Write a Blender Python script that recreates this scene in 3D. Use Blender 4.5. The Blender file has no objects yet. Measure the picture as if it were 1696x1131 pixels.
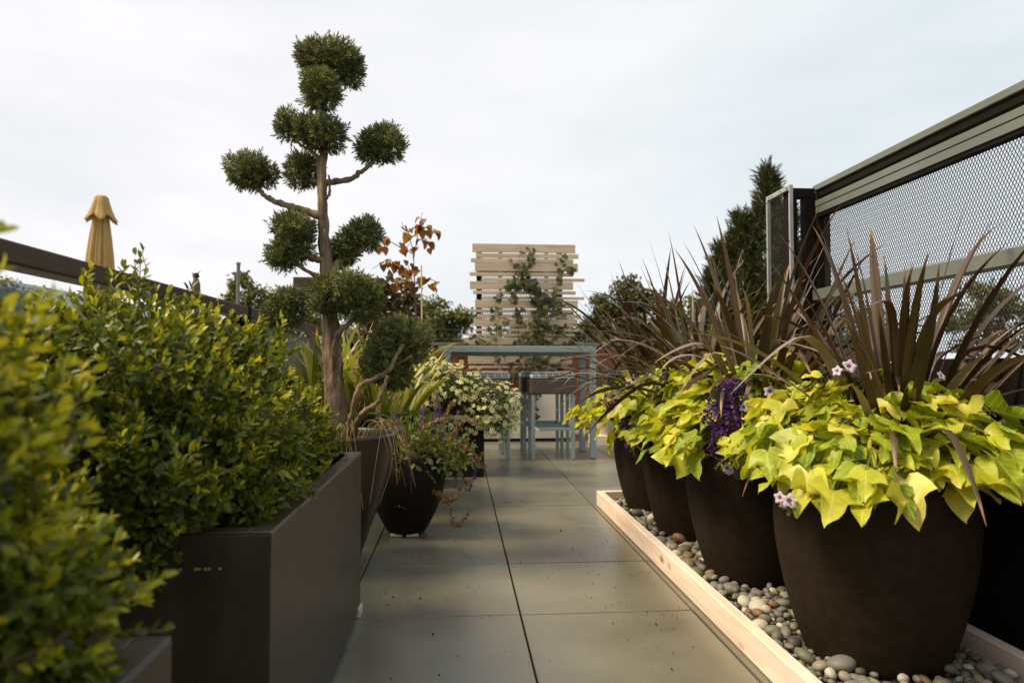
import bpy, bmesh, math
import numpy as np
from mathutils import Vector, Matrix
D = bpy.data
SC = bpy.context.scene
COL = SC.collection
PI = math.pi
R_ = math.radians

# ------------------------------------------------------------------ camera, sky, sun, exposure
FPX = 24 / 36 * 1696
CAMZ = 0.85
cam_d = D.cameras.new('camera'); cam = D.objects.new('camera', cam_d); COL.objects.link(cam)
cam_d.lens = 24; cam_d.sensor_width = 36; cam_d.clip_start = 0.02; cam_d.clip_end = 6000
cam.location = (0, 0, CAMZ); cam.rotation_euler = (R_(92.0), 0, R_(-4.45))
cam_d.dof.use_dof = True; cam_d.dof.focus_distance = 2.55; cam_d.dof.aperture_fstop = 3.6
SC.camera = cam
SUN_EL, SUN_AZ = 52, -98          # azimuth clockwise from +Y: the sun is on the left
_sd = Vector((math.sin(R_(SUN_AZ)) * math.cos(R_(SUN_EL)), math.cos(R_(SUN_AZ)) * math.cos(R_(SUN_EL)), math.sin(R_(SUN_EL))))
sun_d = D.lights.new('sun', 'SUN'); sun = D.objects.new('sun', sun_d); COL.objects.link(sun)
sun_d.energy = 4.6; sun_d.angle = R_(18); sun_d.color = (1, .83, .56)
sun.rotation_euler = (-_sd).to_track_quat('-Z', 'Y').to_euler(); sun.location = (-6, 4, 12)
SC.view_settings.view_transform = 'Standard'; SC.view_settings.look = 'None'
SC.view_settings.exposure = 0.2; SC.view_settings.gamma = 1.0
W = D.worlds.new('World'); SC.world = W; W.use_nodes = True


def build_world():
    nt = W.node_tree; N = nt.nodes; L = nt.links; N.clear()
    out = N.new('ShaderNodeOutputWorld'); bg = N.new('ShaderNodeBackground'); bg.inputs['Strength'].default_value = .1
    sky = N.new('ShaderNodeTexSky'); sky.sky_type = 'NISHITA'; sky.sun_disc = False
    sky.sun_elevation = R_(SUN_EL); sky.sun_rotation = R_(SUN_AZ % 360)
    tc = N.new('ShaderNodeTexCoord'); mp = N.new('ShaderNodeMapping'); mp.inputs['Scale'].default_value = (1.1, 1.1, 3.2)
    mp.inputs['Rotation'].default_value = (0, R_(14), 0)
    n1 = N.new('ShaderNodeTexNoise'); n1.inputs['Scale'].default_value = 2.1; n1.inputs['Detail'].default_value = 7; n1.inputs['Roughness'].default_value = .52
    cr = N.new('ShaderNodeValToRGB'); cr.color_ramp.elements[0].position = .33; cr.color_ramp.elements[1].position = .62
    cr.color_ramp.elements[0].color = (7.55, 7.8, 7.95, 1); cr.color_ramp.elements[1].color = (9.0, 8.8, 9.0, 1)
    dot = N.new('ShaderNodeVectorMath'); dot.operation = 'DOT_PRODUCT'; dot.inputs[1].default_value = (-.86, .3, .1)
    mr = N.new('ShaderNodeMapRange'); mr.inputs['From Min'].default_value = -.75; mr.inputs['From Max'].default_value = .62
    mr.inputs['To Min'].default_value = .0; mr.inputs['To Max'].default_value = 1
    tint = N.new('ShaderNodeMix'); tint.data_type = 'RGBA'; tint.inputs[6].default_value = (.84, .94, .95, 1); tint.inputs[7].default_value = (1.03, 1.02, 1.02, 1)
    mul = N.new('ShaderNodeMix'); mul.data_type = 'RGBA'; mul.blend_type = 'MULTIPLY'; mul.inputs[0].default_value = 1
    mul.clamp_result = False
    mx = N.new('ShaderNodeMix'); mx.data_type = 'RGBA'; mx.inputs[0].default_value = .93
    L.new(tc.outputs['Generated'], mp.inputs['Vector']); L.new(mp.outputs[0], n1.inputs['Vector']); L.new(n1.outputs['Fac'], cr.inputs[0])
    L.new(tc.outputs['Generated'], dot.inputs[0]); L.new(dot.outputs['Value'], mr.inputs[0]); L.new(mr.outputs[0], tint.inputs[0])
    L.new(cr.outputs[0], mul.inputs[6]); L.new(tint.outputs[2], mul.inputs[7])
    L.new(sky.outputs[0], mx.inputs[6]); L.new(mul.outputs[2], mx.inputs[7]); L.new(mx.outputs[2], bg.inputs['Color']); L.new(bg.outputs[0], out.inputs[0])


build_world()

# ------------------------------------------------------------------ helpers
_a, _p = R_(-4.45), R_(92.0)
_CM = np.array([[math.cos(_a), -math.sin(_a), 0], [math.sin(_a), math.cos(_a), 0], [0, 0, 1]]) @ \
    np.array([[1, 0, 0], [0, math.cos(_p), -math.sin(_p)], [0, math.sin(_p), math.cos(_p)]])


def at(px, py, Y):
    """the world point at depth Y that the photograph shows at (px, py)"""
    r = _CM @ np.array([(px - 848) / FPX, -(py - 565.5) / FPX, -1.0])
    return np.array([0, 0, CAMZ]) + r * (Y / r[1])


def proj(P):
    v = (np.asarray(P, float) - np.array([0, 0, CAMZ])) @ _CM
    return 848 + FPX * v[..., 0] / -v[..., 2], 565.5 - FPX * v[..., 1] / -v[..., 2], -v[..., 2]


def rng(s): return np.random.default_rng(s)


def nrm(a): return a / np.maximum(np.linalg.norm(a, axis=-1, keepdims=True), 1e-9)


def frames(tip, normal):
    """(N,3,3) matrices whose columns are side, tip, normal"""
    y = nrm(np.asarray(tip, float)); z = np.asarray(normal, float)
    z = z - (z * y).sum(-1, keepdims=True) * y
    bad = np.linalg.norm(z, axis=-1) < 1e-4
    if bad.any(): z[bad] = np.cross(y[bad], [0.31, .77, .55])
    z = nrm(z); x = np.cross(y, z)
    return np.stack([x, y, z], -1)


def origin(o):
    p = np.zeros(3)
    while o is not None:
        p += np.array(o.location); o = o.parent
    return p


class MB:
    """collects faces and links them as ONE mesh object"""
    def __init__(s): s.v = []; s.f = []; s.m = []; s.n = 0; s.at = {}

    def add(s, v, f, m=0):
        v = np.asarray(v, float).reshape(-1, 3)
        for a in f:
            s.f.append(np.asarray(a, int).ravel() + s.n); s.m.append(m)
        s.v.append(v); s.n += len(v)
        return s

    def many(s, tv, tf, pos, rot, sc, m=0, ta=None):
        """N copies of a template; m is one index or one per copy"""
        tv = np.asarray(tv, float); N = len(pos)
        if N == 0: return s
        sc = np.broadcast_to(np.asarray(sc, float), (N,))
        V = np.einsum('nij,kj->nki', rot, tv) * sc[:, None, None] + np.asarray(pos)[:, None, :]
        k = len(tv); off = s.n + np.arange(N) * k
        mm = np.broadcast_to(np.asarray(m, int), (N,))
        by = {}
        for a in tf: by.setdefault(len(a), []).append(a)
        for q, fa in by.items():
            fa = np.array(fa, int)
            F = (fa[None] + off[:, None, None]).reshape(-1, q)
            s.f.append(F); s.m.append(np.repeat(mm, len(fa)))
        if ta is not None: s.at[len(s.v)] = np.tile(np.asarray(ta, float), (N, 1))
        s.v.append(V.reshape(-1, 3)); s.n += N * k
        return s

    def box(s, x0, x1, y0, y1, z0, z1, bev=0, m=0, M=None):
        b = bmesh.new(); bmesh.ops.create_cube(b, size=1)
        for q in b.verts:
            q.co = Vector(((x0 + x1) / 2 + q.co.x * (x1 - x0), (y0 + y1) / 2 + q.co.y * (y1 - y0), (z0 + z1) / 2 + q.co.z * (z1 - z0)))
        if bev: bmesh.ops.bevel(b, geom=list(b.edges), offset=bev, segments=2 if bev > .003 else 1, affect='EDGES', profile=.5)
        if M is not None: bmesh.ops.transform(b, matrix=M, verts=b.verts)
        b.verts.index_update()
        s.add([q.co[:] for q in b.verts], [[q.index for q in fc.verts] for fc in b.faces], m); b.free()
        return s

    def beam(s, p, q, w, h, bev=0, m=0):
        """a bar of section w x h from p to q"""
        p = Vector(p); q = Vector(q); d = (q - p); L = d.length
        up = Vector((0, 0, 1)) if abs(d.normalized().z) < .95 else Vector((0, 1, 0))
        x = d.cross(up).normalized(); z = x.cross(d).normalized(); y = d.normalized()
        M = Matrix(((x.x, y.x, z.x, p.x), (x.y, y.y, z.y, p.y), (x.z, y.z, z.z, p.z), (0, 0, 0, 1)))
        return s.box(-w / 2, w / 2, 0, L, -h / 2, h / 2, bev, m, M)

    def tube(s, pts, rad, n=8, m=0, cap=True):
        P = np.asarray(pts, float); K = len(P); r = np.broadcast_to(np.asarray(rad, float), (K,))
        t = nrm(np.gradient(P, axis=0)); ref = np.array([.21, .33, .92])
        if abs((t * ref).sum(-1)).max() > .97: ref = np.array([.9, -.3, .1])
        x = nrm(np.cross(t, ref)); y = np.cross(t, x)
        a = np.arange(n) * 2 * PI / n
        V = P[:, None] + r[:, None, None] * (np.cos(a)[None, :, None] * x[:, None] + np.sin(a)[None, :, None] * y[:, None])
        F = []
        i = np.arange(n); j = (i + 1) % n
        for k in range(K - 1):
            F.append(np.stack([k * n + i, k * n + j, (k + 1) * n + j, (k + 1) * n + i], -1))
        base = s.n
        s.v.append(V.reshape(-1, 3)); s.n += K * n
        F = np.concatenate(F); s.f.append(F + base); s.m.append(np.full(len(F), m))
        if cap:
            s.f.append(np.arange(n)[::-1] + base); s.m.append(m)
            s.f.append(np.arange(n) + (K - 1) * n + base); s.m.append(m)
        return s

    def lathe(s, prof, n=48, c=(0, 0, 0), m=0, fn=None):
        prof = np.asarray(prof, float); K = len(prof); a = np.arange(n) * 2 * PI / n
        r = prof[:, 0][:, None] * np.ones(n)[None]; z = prof[:, 1][:, None] * np.ones(n)[None]
        if fn is not None: r, z = fn(r, z, a[None] * np.ones(K)[:, None], np.arange(K)[:, None] / (K - 1))
        V = np.stack([r * np.cos(a), r * np.sin(a), z], -1) + np.asarray(c)
        i = np.arange(n); j = (i + 1) % n; base = s.n
        F = np.concatenate([np.stack([k * n + i, k * n + j, (k + 1) * n + j, (k + 1) * n + i], -1) for k in range(K - 1)])
        s.v.append(V.reshape(-1, 3)); s.n += K * n
        s.f.append(F + base); s.m.append(np.full(len(F), m))
        return s

    def strip(s, C, side, up, w, fold=.25, m=0):
        """a strap leaf along centre line C with half widths w, folded along its midrib"""
        C = np.asarray(C); w = np.asarray(w)[:, None]
        V = np.concatenate([C - side * w + up * w * fold, C, C + side * w + up * w * fold]); K = len(C); i = np.arange(K - 1)
        F = np.concatenate([np.stack([i, i + 1, K + i + 1, K + i], -1), np.stack([K + i, K + i + 1, 2 * K + i + 1, 2 * K + i], -1)])
        base = s.n; t = np.linspace(0, 1, K); s.at[len(s.v)] = np.concatenate([np.stack([c + 0 * t, t], -1) for c in (-1, 0, 1)])
        s.v.append(V); s.n += len(V); s.f.append(F + base); s.m.append(np.full(len(F), m))
        return s

    def build(s, name, mats, parent=None, loc=None, smooth=False, props=None):
        me = D.meshes.new(name)
        V = np.concatenate(s.v) if s.v else np.zeros((0, 3))
        o = D.objects.new(name, me); COL.objects.link(o)
        if parent is not None:
            o.parent = parent; V = V - origin(parent)
        elif loc is not None:
            o.location = loc; V = V - np.asarray(loc)
        lt, li, mi = [], [], []
        for a, m in zip(s.f, s.m):
            if a.ndim == 1:
                lt.append(np.array([len(a)])); li.append(a); mi.append(np.array([m]))
            else:
                lt.append(np.full(len(a), a.shape[1])); li.append(a.ravel()); mi.append(np.broadcast_to(m, (len(a),)))
        lt = np.concatenate(lt); li = np.concatenate(li); mi = np.concatenate(mi)
        me.vertices.add(len(V)); me.vertices.foreach_set('co', V.astype(np.float32).ravel())
        me.loops.add(len(li)); me.loops.foreach_set('vertex_index', li.astype(np.int32))
        me.polygons.add(len(lt)); me.polygons.foreach_set('loop_start', np.concatenate([[0], np.cumsum(lt)[:-1]]).astype(np.int32))
        me.polygons.foreach_set('loop_total', lt.astype(np.int32))
        for k in (mats if isinstance(mats, (list, tuple)) else [mats]): me.materials.append(k)
        me.polygons.foreach_set('material_index', mi.astype(np.int32))
        me.polygons.foreach_set('use_smooth', np.full(len(lt), bool(smooth)))
        if s.at:
            A = np.concatenate([np.concatenate([s.at.get(i, np.zeros((len(v), 2))), np.zeros((len(v), 1))], 1) for i, v in enumerate(s.v)])
            me.attributes.new('leaf', 'FLOAT_VECTOR', 'POINT').data.foreach_set('vector', A.astype(np.float32).ravel())
        me.update(calc_edges=True); me.validate()
        if smooth == 'auto': me.set_sharp_from_angle(angle=R_(38))
        if props: tag(o, *props)
        return o


def tag(o, label=None, cat=None, group=None, kind=None):
    if label: o['label'] = label
    if cat: o['category'] = cat
    if group: o['group'] = group
    if kind: o['kind'] = kind
    return o


def thing(name, label, cat, loc, group=None):
    o = D.objects.new(name, None); COL.objects.link(o); o.location = loc; o.empty_display_size = .1
    return tag(o, label, cat, group)


def copy_tree(o, parent=None, loc=None):
    c = o.copy(); COL.objects.link(c)
    if parent is not None: c.parent = parent
    if loc is not None: c.location = loc
    for ch in list(o.children): copy_tree(ch, c)
    return c


# ------------------------------------------------------------------ materials
def _new(name):
    m = D.materials.new(name); m.use_nodes = True
    return m, m.node_tree.nodes, m.node_tree.links, m.node_tree.nodes['Principled BSDF']


def mat(name, c1, c2=None, rough=.5, scale=8, stretch=(1, 1, 1), bump=0, bscale=None, metal=0, spec=.5, detail=5, lo=.35, hi=.68, island=0, rvar=0):
    """surface of two mottled colours with an optional bump; island varies the tone piece by piece"""
    m, N, L, b = _new(name)
    b.inputs['Roughness'].default_value = rough; b.inputs['Metallic'].default_value = metal; b.inputs['Specular IOR Level'].default_value = spec
    c2 = c2 or c1
    tc = N.new('ShaderNodeTexCoord'); mp = N.new('ShaderNodeMapping'); mp.inputs['Scale'].default_value = stretch
    no = N.new('ShaderNodeTexNoise'); no.inputs['Scale'].default_value = scale; no.inputs['Detail'].default_value = detail; no.inputs['Roughness'].default_value = .6
    cr = N.new('ShaderNodeValToRGB'); cr.color_ramp.elements[0].position = lo; cr.color_ramp.elements[1].position = hi
    cr.color_ramp.elements[0].color = (*c1, 1); cr.color_ramp.elements[1].color = (*c2, 1)
    L.new(tc.outputs['Object'], mp.inputs[0]); L.new(mp.outputs[0], no.inputs['Vector']); L.new(no.outputs['Fac'], cr.inputs[0])
    src = cr.outputs[0]
    if island:
        g = N.new('ShaderNodeNewGeometry'); mr = N.new('ShaderNodeMapRange'); mr.inputs['To Min'].default_value = 1 - island; mr.inputs['To Max'].default_value = 1 + island
        mu = N.new('ShaderNodeMix'); mu.data_type = 'RGBA'; mu.blend_type = 'MULTIPLY'; mu.inputs[0].default_value = 1
        L.new(g.outputs['Random Per Island'], mr.inputs[0]); L.new(src, mu.inputs[6]); L.new(mr.outputs[0], mu.inputs[7]); src = mu.outputs[2]
    L.new(src, b.inputs['Base Color'])
    if rvar:
        r2 = N.new('ShaderNodeMapRange'); r2.inputs['To Min'].default_value = rough - rvar; r2.inputs['To Max'].default_value = rough + rvar
        L.new(no.outputs['Fac'], r2.inputs[0]); L.new(r2.outputs[0], b.inputs['Roughness'])
    if bump:
        n2 = N.new('ShaderNodeTexNoise'); n2.inputs['Scale'].default_value = bscale or scale * 4; n2.inputs['Detail'].default_value = 4
        bp = N.new('ShaderNodeBump'); bp.inputs['Strength'].default_value = bump; bp.inputs['Distance'].default_value = .01
        L.new(mp.outputs[0], n2.inputs['Vector']); L.new(n2.outputs['Fac'], bp.inputs['Height']); L.new(bp.outputs[0], b.inputs['Normal'])
    return m


def leafmat(name, cols, rough=.42, trans=.3, tcol=None, spec=.45, mottle=0, veins=None, streaks=None):
    """leaf: one tone per leaf out of a ramp, some light let through"""
    m, N, L, b = _new(name)
    g = N.new('ShaderNodeNewGeometry'); cr = N.new('ShaderNodeValToRGB'); els = cr.color_ramp.elements
    while len(els) < len(cols): els.new(.5)
    for i, c in enumerate(cols):
        els[i].position = i / max(1, len(cols) - 1); els[i].color = (*c, 1)
    L.new(g.outputs['Random Per Island'], cr.inputs[0]); src = cr.outputs[0]
    if mottle:
        tc = N.new('ShaderNodeTexCoord'); no = N.new('ShaderNodeTexNoise'); no.inputs['Scale'].default_value = mottle
        no.inputs['Detail'].default_value = 3
        hs = N.new('ShaderNodeHueSaturation'); mr = N.new('ShaderNodeMapRange'); mr.inputs['From Min'].default_value = .3; mr.inputs['From Max'].default_value = .7
        mr.inputs['To Min'].default_value = .75; mr.inputs['To Max'].default_value = 1.2
        L.new(tc.outputs['Object'], no.inputs['Vector']); L.new(no.outputs['Fac'], mr.inputs[0]); L.new(mr.outputs[0], hs.inputs['Value']); L.new(src, hs.inputs['Color']); src = hs.outputs[0]
    if veins or streaks:
        def mth(op, a, bb=None, cc=None):
            n = N.new('ShaderNodeMath'); n.operation = op
            for i, q in enumerate((a, bb, cc)):
                if q is None: continue
                if isinstance(q, (int, float)): n.inputs[i].default_value = q
                else: L.new(q, n.inputs[i])
            return n.outputs[0]
        at_ = N.new('ShaderNodeAttribute'); at_.attribute_name = 'leaf'; sx = N.new('ShaderNodeSeparateXYZ'); L.new(at_.outputs['Vector'], sx.inputs[0]); x, y = sx.outputs[0], sx.outputs[1]
        if veins:
            ax = mth('ABSOLUTE', x); fr_ = mth('FRACT', mth('MULTIPLY', mth('SUBTRACT', y, mth('MULTIPLY', ax, .75)), 5.5)); side = mth('LESS_THAN', mth('ABSOLUTE', mth('SUBTRACT', fr_, .5)), .085); mid = mth('LESS_THAN', ax, .022)
            fac = mth('MULTIPLY', mth('MAXIMUM', mid, mth('MULTIPLY', side, .6)), .55); mv = N.new('ShaderNodeMix'); mv.data_type = 'RGBA'; mv.inputs[7].default_value = (*veins, 1); L.new(fac, mv.inputs[0]); L.new(src, mv.inputs[6]); src = mv.outputs[2]
            bp = N.new('ShaderNodeBump'); bp.inputs['Strength'].default_value = .35; bp.inputs['Distance'].default_value = .004; bp.invert = True; L.new(fac, bp.inputs['Height']); L.new(bp.outputs[0], b.inputs['Normal'])
        else:
            cx = N.new('ShaderNodeCombineXYZ'); L.new(mth('MULTIPLY', x, 5.0), cx.inputs[0]); L.new(mth('MULTIPLY', y, 1.6), cx.inputs[1]); L.new(mth('MULTIPLY', g.outputs['Random Per Island'], 90.0), cx.inputs[2])
            no2 = N.new('ShaderNodeTexNoise'); no2.inputs['Scale'].default_value = 1.0; no2.inputs['Detail'].default_value = 3; L.new(cx.outputs[0], no2.inputs['Vector'])
            mr2 = N.new('ShaderNodeMapRange'); mr2.inputs['From Min'].default_value = .3; mr2.inputs['From Max'].default_value = .7; mr2.inputs['To Min'].default_value = .55; mr2.inputs['To Max'].default_value = 1.5; L.new(no2.outputs['Fac'], mr2.inputs[0])
            h2 = N.new('ShaderNodeHueSaturation'); L.new(mr2.outputs[0], h2.inputs['Value']); L.new(src, h2.inputs['Color'])
            tipf = mth('MULTIPLY', mth('GREATER_THAN', mth('ADD', y, mth('MULTIPLY', no2.outputs['Fac'], .16)), 1.0), .8); mv = N.new('ShaderNodeMix'); mv.data_type = 'RGBA'; mv.inputs[7].default_value = (*streaks, 1); L.new(tipf, mv.inputs[0]); L.new(h2.outputs[0], mv.inputs[6]); src = mv.outputs[2]
            bp = N.new('ShaderNodeBump'); bp.inputs['Strength'].default_value = .25; bp.inputs['Distance'].default_value = .003; L.new(no2.outputs['Fac'], bp.inputs['Height']); L.new(bp.outputs[0], b.inputs['Normal'])
    L.new(src, b.inputs['Base Color']); b.inputs['Roughness'].default_value = rough; b.inputs['Specular IOR Level'].default_value = spec
    if trans:
        t = N.new('ShaderNodeBsdfTranslucent'); mx = N.new('ShaderNodeMixShader'); mx.inputs[0].default_value = trans
        hs = N.new('ShaderNodeMix'); hs.data_type = 'RGBA'; hs.blend_type = 'MULTIPLY'; hs.inputs[0].default_value = 1; hs.inputs[7].default_value = (*(tcol or (1.5, 1.4, .5)), 1); hs.clamp_result = False
        L.new(src, hs.inputs[6]); L.new(hs.outputs[2], t.inputs[0]); L.new(b.outputs[0], mx.inputs[1]); L.new(t.outputs[0], mx.inputs[2]); L.new(mx.outputs[0], N['Material Output'].inputs[0])
    return m


def woodmat(name, c1, c2, knot, axis, rough=.65, knots=1.0, grain=34):
    m, N, L, b = _new(name)
    tc = N.new('ShaderNodeTexCoord'); mp = N.new('ShaderNodeMapping'); sc = [1, 1, 1]; sc[axis] = .07; mp.inputs['Scale'].default_value = sc
    no = N.new('ShaderNodeTexNoise'); no.inputs['Scale'].default_value = grain; no.inputs['Detail'].default_value = 6; no.inputs['Distortion'].default_value = .8
    n3 = N.new('ShaderNodeTexNoise'); n3.inputs['Scale'].default_value = 2.3; n3.inputs['Detail'].default_value = 2
    ad = N.new('ShaderNodeMath'); ad.operation = 'MULTIPLY_ADD'; ad.inputs[1].default_value = .5
    cr = N.new('ShaderNodeValToRGB'); cr.color_ramp.elements[0].position = .55; cr.color_ramp.elements[1].position = .95
    cr.color_ramp.elements[0].color = (*c1, 1); cr.color_ramp.elements[1].color = (*c2, 1)
    mk = N.new('ShaderNodeMapping'); s2 = [1, 1, 1]; s2[axis] = .45; s2[1 if axis != 1 else 0] = 0; mk.inputs['Scale'].default_value = s2; mk.inputs['Location'].default_value = (.13, .4, .03)
    vo = N.new('ShaderNodeTexVoronoi'); vo.inputs['Scale'].default_value = 8.0; vo.inputs['Randomness'].default_value = 1
    kr = N.new('ShaderNodeMapRange'); kr.inputs['From Min'].default_value = .03; kr.inputs['From Max'].default_value = .16; kr.inputs['To Min'].default_value = .9 * knots; kr.inputs['To Max'].default_value = 0
    mx = N.new('ShaderNodeMix'); mx.data_type = 'RGBA'; mx.inputs[7].default_value = (*knot, 1)
    bp = N.new('ShaderNodeBump'); bp.inputs['Strength'].default_value = .2; bp.inputs['Distance'].default_value = .004
    g = N.new('ShaderNodeNewGeometry'); mr = N.new('ShaderNodeMapRange'); mr.inputs['To Min'].default_value = .84; mr.inputs['To Max'].default_value = 1.1
    mu = N.new('ShaderNodeMix'); mu.data_type = 'RGBA'; mu.blend_type = 'MULTIPLY'; mu.inputs[0].default_value = 1
    L.new(tc.outputs['Object'], mp.inputs[0]); L.new(mp.outputs[0], no.inputs['Vector']); L.new(mp.outputs[0], n3.inputs['Vector'])
    L.new(n3.outputs['Fac'], ad.inputs[0]); L.new(no.outputs['Fac'], ad.inputs[2]); L.new(ad.outputs[0], cr.inputs[0])
    L.new(tc.outputs['Object'], mk.inputs[0]); L.new(mk.outputs[0], vo.inputs['Vector']); L.new(vo.outputs['Distance'], kr.inputs[0]); L.new(kr.outputs[0], mx.inputs[0])
    L.new(cr.outputs[0], mx.inputs[6]); L.new(g.outputs['Random Per Island'], mr.inputs[0]); L.new(mx.outputs[2], mu.inputs[6]); L.new(mr.outputs[0], mu.inputs[7])
    L.new(mu.outputs[2], b.inputs['Base Color']); L.new(no.outputs['Fac'], bp.inputs['Height']); L.new(bp.outputs[0], b.inputs['Normal'])
    b.inputs['Roughness'].default_value = rough; b.inputs['Specular IOR Level'].default_value = .3
    return m


def glassmat(name, tint, opac, rough=.06):
    m, N, L, b = _new(name)
    b.inputs['Base Color'].default_value = (*tint, 1); b.inputs['Roughness'].default_value = rough; b.inputs['Specular IOR Level'].default_value = .8
    t = N.new('ShaderNodeBsdfTransparent'); t.inputs[0].default_value = (.86, .92, .9, 1); mx = N.new('ShaderNodeMixShader'); mx.inputs[0].default_value = opac
    L.new(t.outputs[0], mx.inputs[1]); L.new(b.outputs[0], mx.inputs[2]); L.new(mx.outputs[0], N['Material Output'].inputs[0])
    return m


def weavemat(name, c1, c2, mort, scale, bw, rh, msize=.02, offset=.5, rough=.6, bump=.5):
    m, N, L, b = _new(name)
    tc = N.new('ShaderNodeTexCoord'); mp = N.new('ShaderNodeMapping')
    sx = N.new('ShaderNodeSeparateXYZ'); cx = N.new('ShaderNodeCombineXYZ'); ad = N.new('ShaderNodeMath'); ad.operation = 'ADD'
    az = N.new('ShaderNodeMath'); az.operation = 'MULTIPLY_ADD'; az.inputs[1].default_value = 1.0 if offset == 0 else 0.0
    br = N.new('ShaderNodeTexBrick'); br.offset = offset; br.inputs['Color1'].default_value = (*c1, 1); br.inputs['Color2'].default_value = (*c2, 1); br.inputs['Mortar'].default_value = (*mort, 1)
    br.inputs['Scale'].default_value = scale; br.inputs['Mortar Size'].default_value = msize; br.inputs['Brick Width'].default_value = bw; br.inputs['Row Height'].default_value = rh; br.inputs['Bias'].default_value = -.1
    L.new(tc.outputs['Object'], sx.inputs[0]); L.new(sx.outputs[0], ad.inputs[0]); L.new(sx.outputs[1], ad.inputs[1])
    L.new(ad.outputs[0], cx.inputs[0])
    L.new(sx.outputs[1], az.inputs[0]); L.new(sx.outputs[2], az.inputs[2]); L.new(az.outputs[0], cx.inputs[1]); L.new(cx.outputs[0], br.inputs['Vector'])
    L.new(br.outputs['Color'], b.inputs['Base Color']); b.inputs['Roughness'].default_value = rough
    if bump:
        bp = N.new('ShaderNodeBump'); bp.inputs['Strength'].default_value = bump; bp.inputs['Distance'].default_value = .004; bp.invert = True
        L.new(br.outputs['Fac'], bp.inputs['Height']); L.new(bp.outputs[0], b.inputs['Normal'])
    return m


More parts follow.
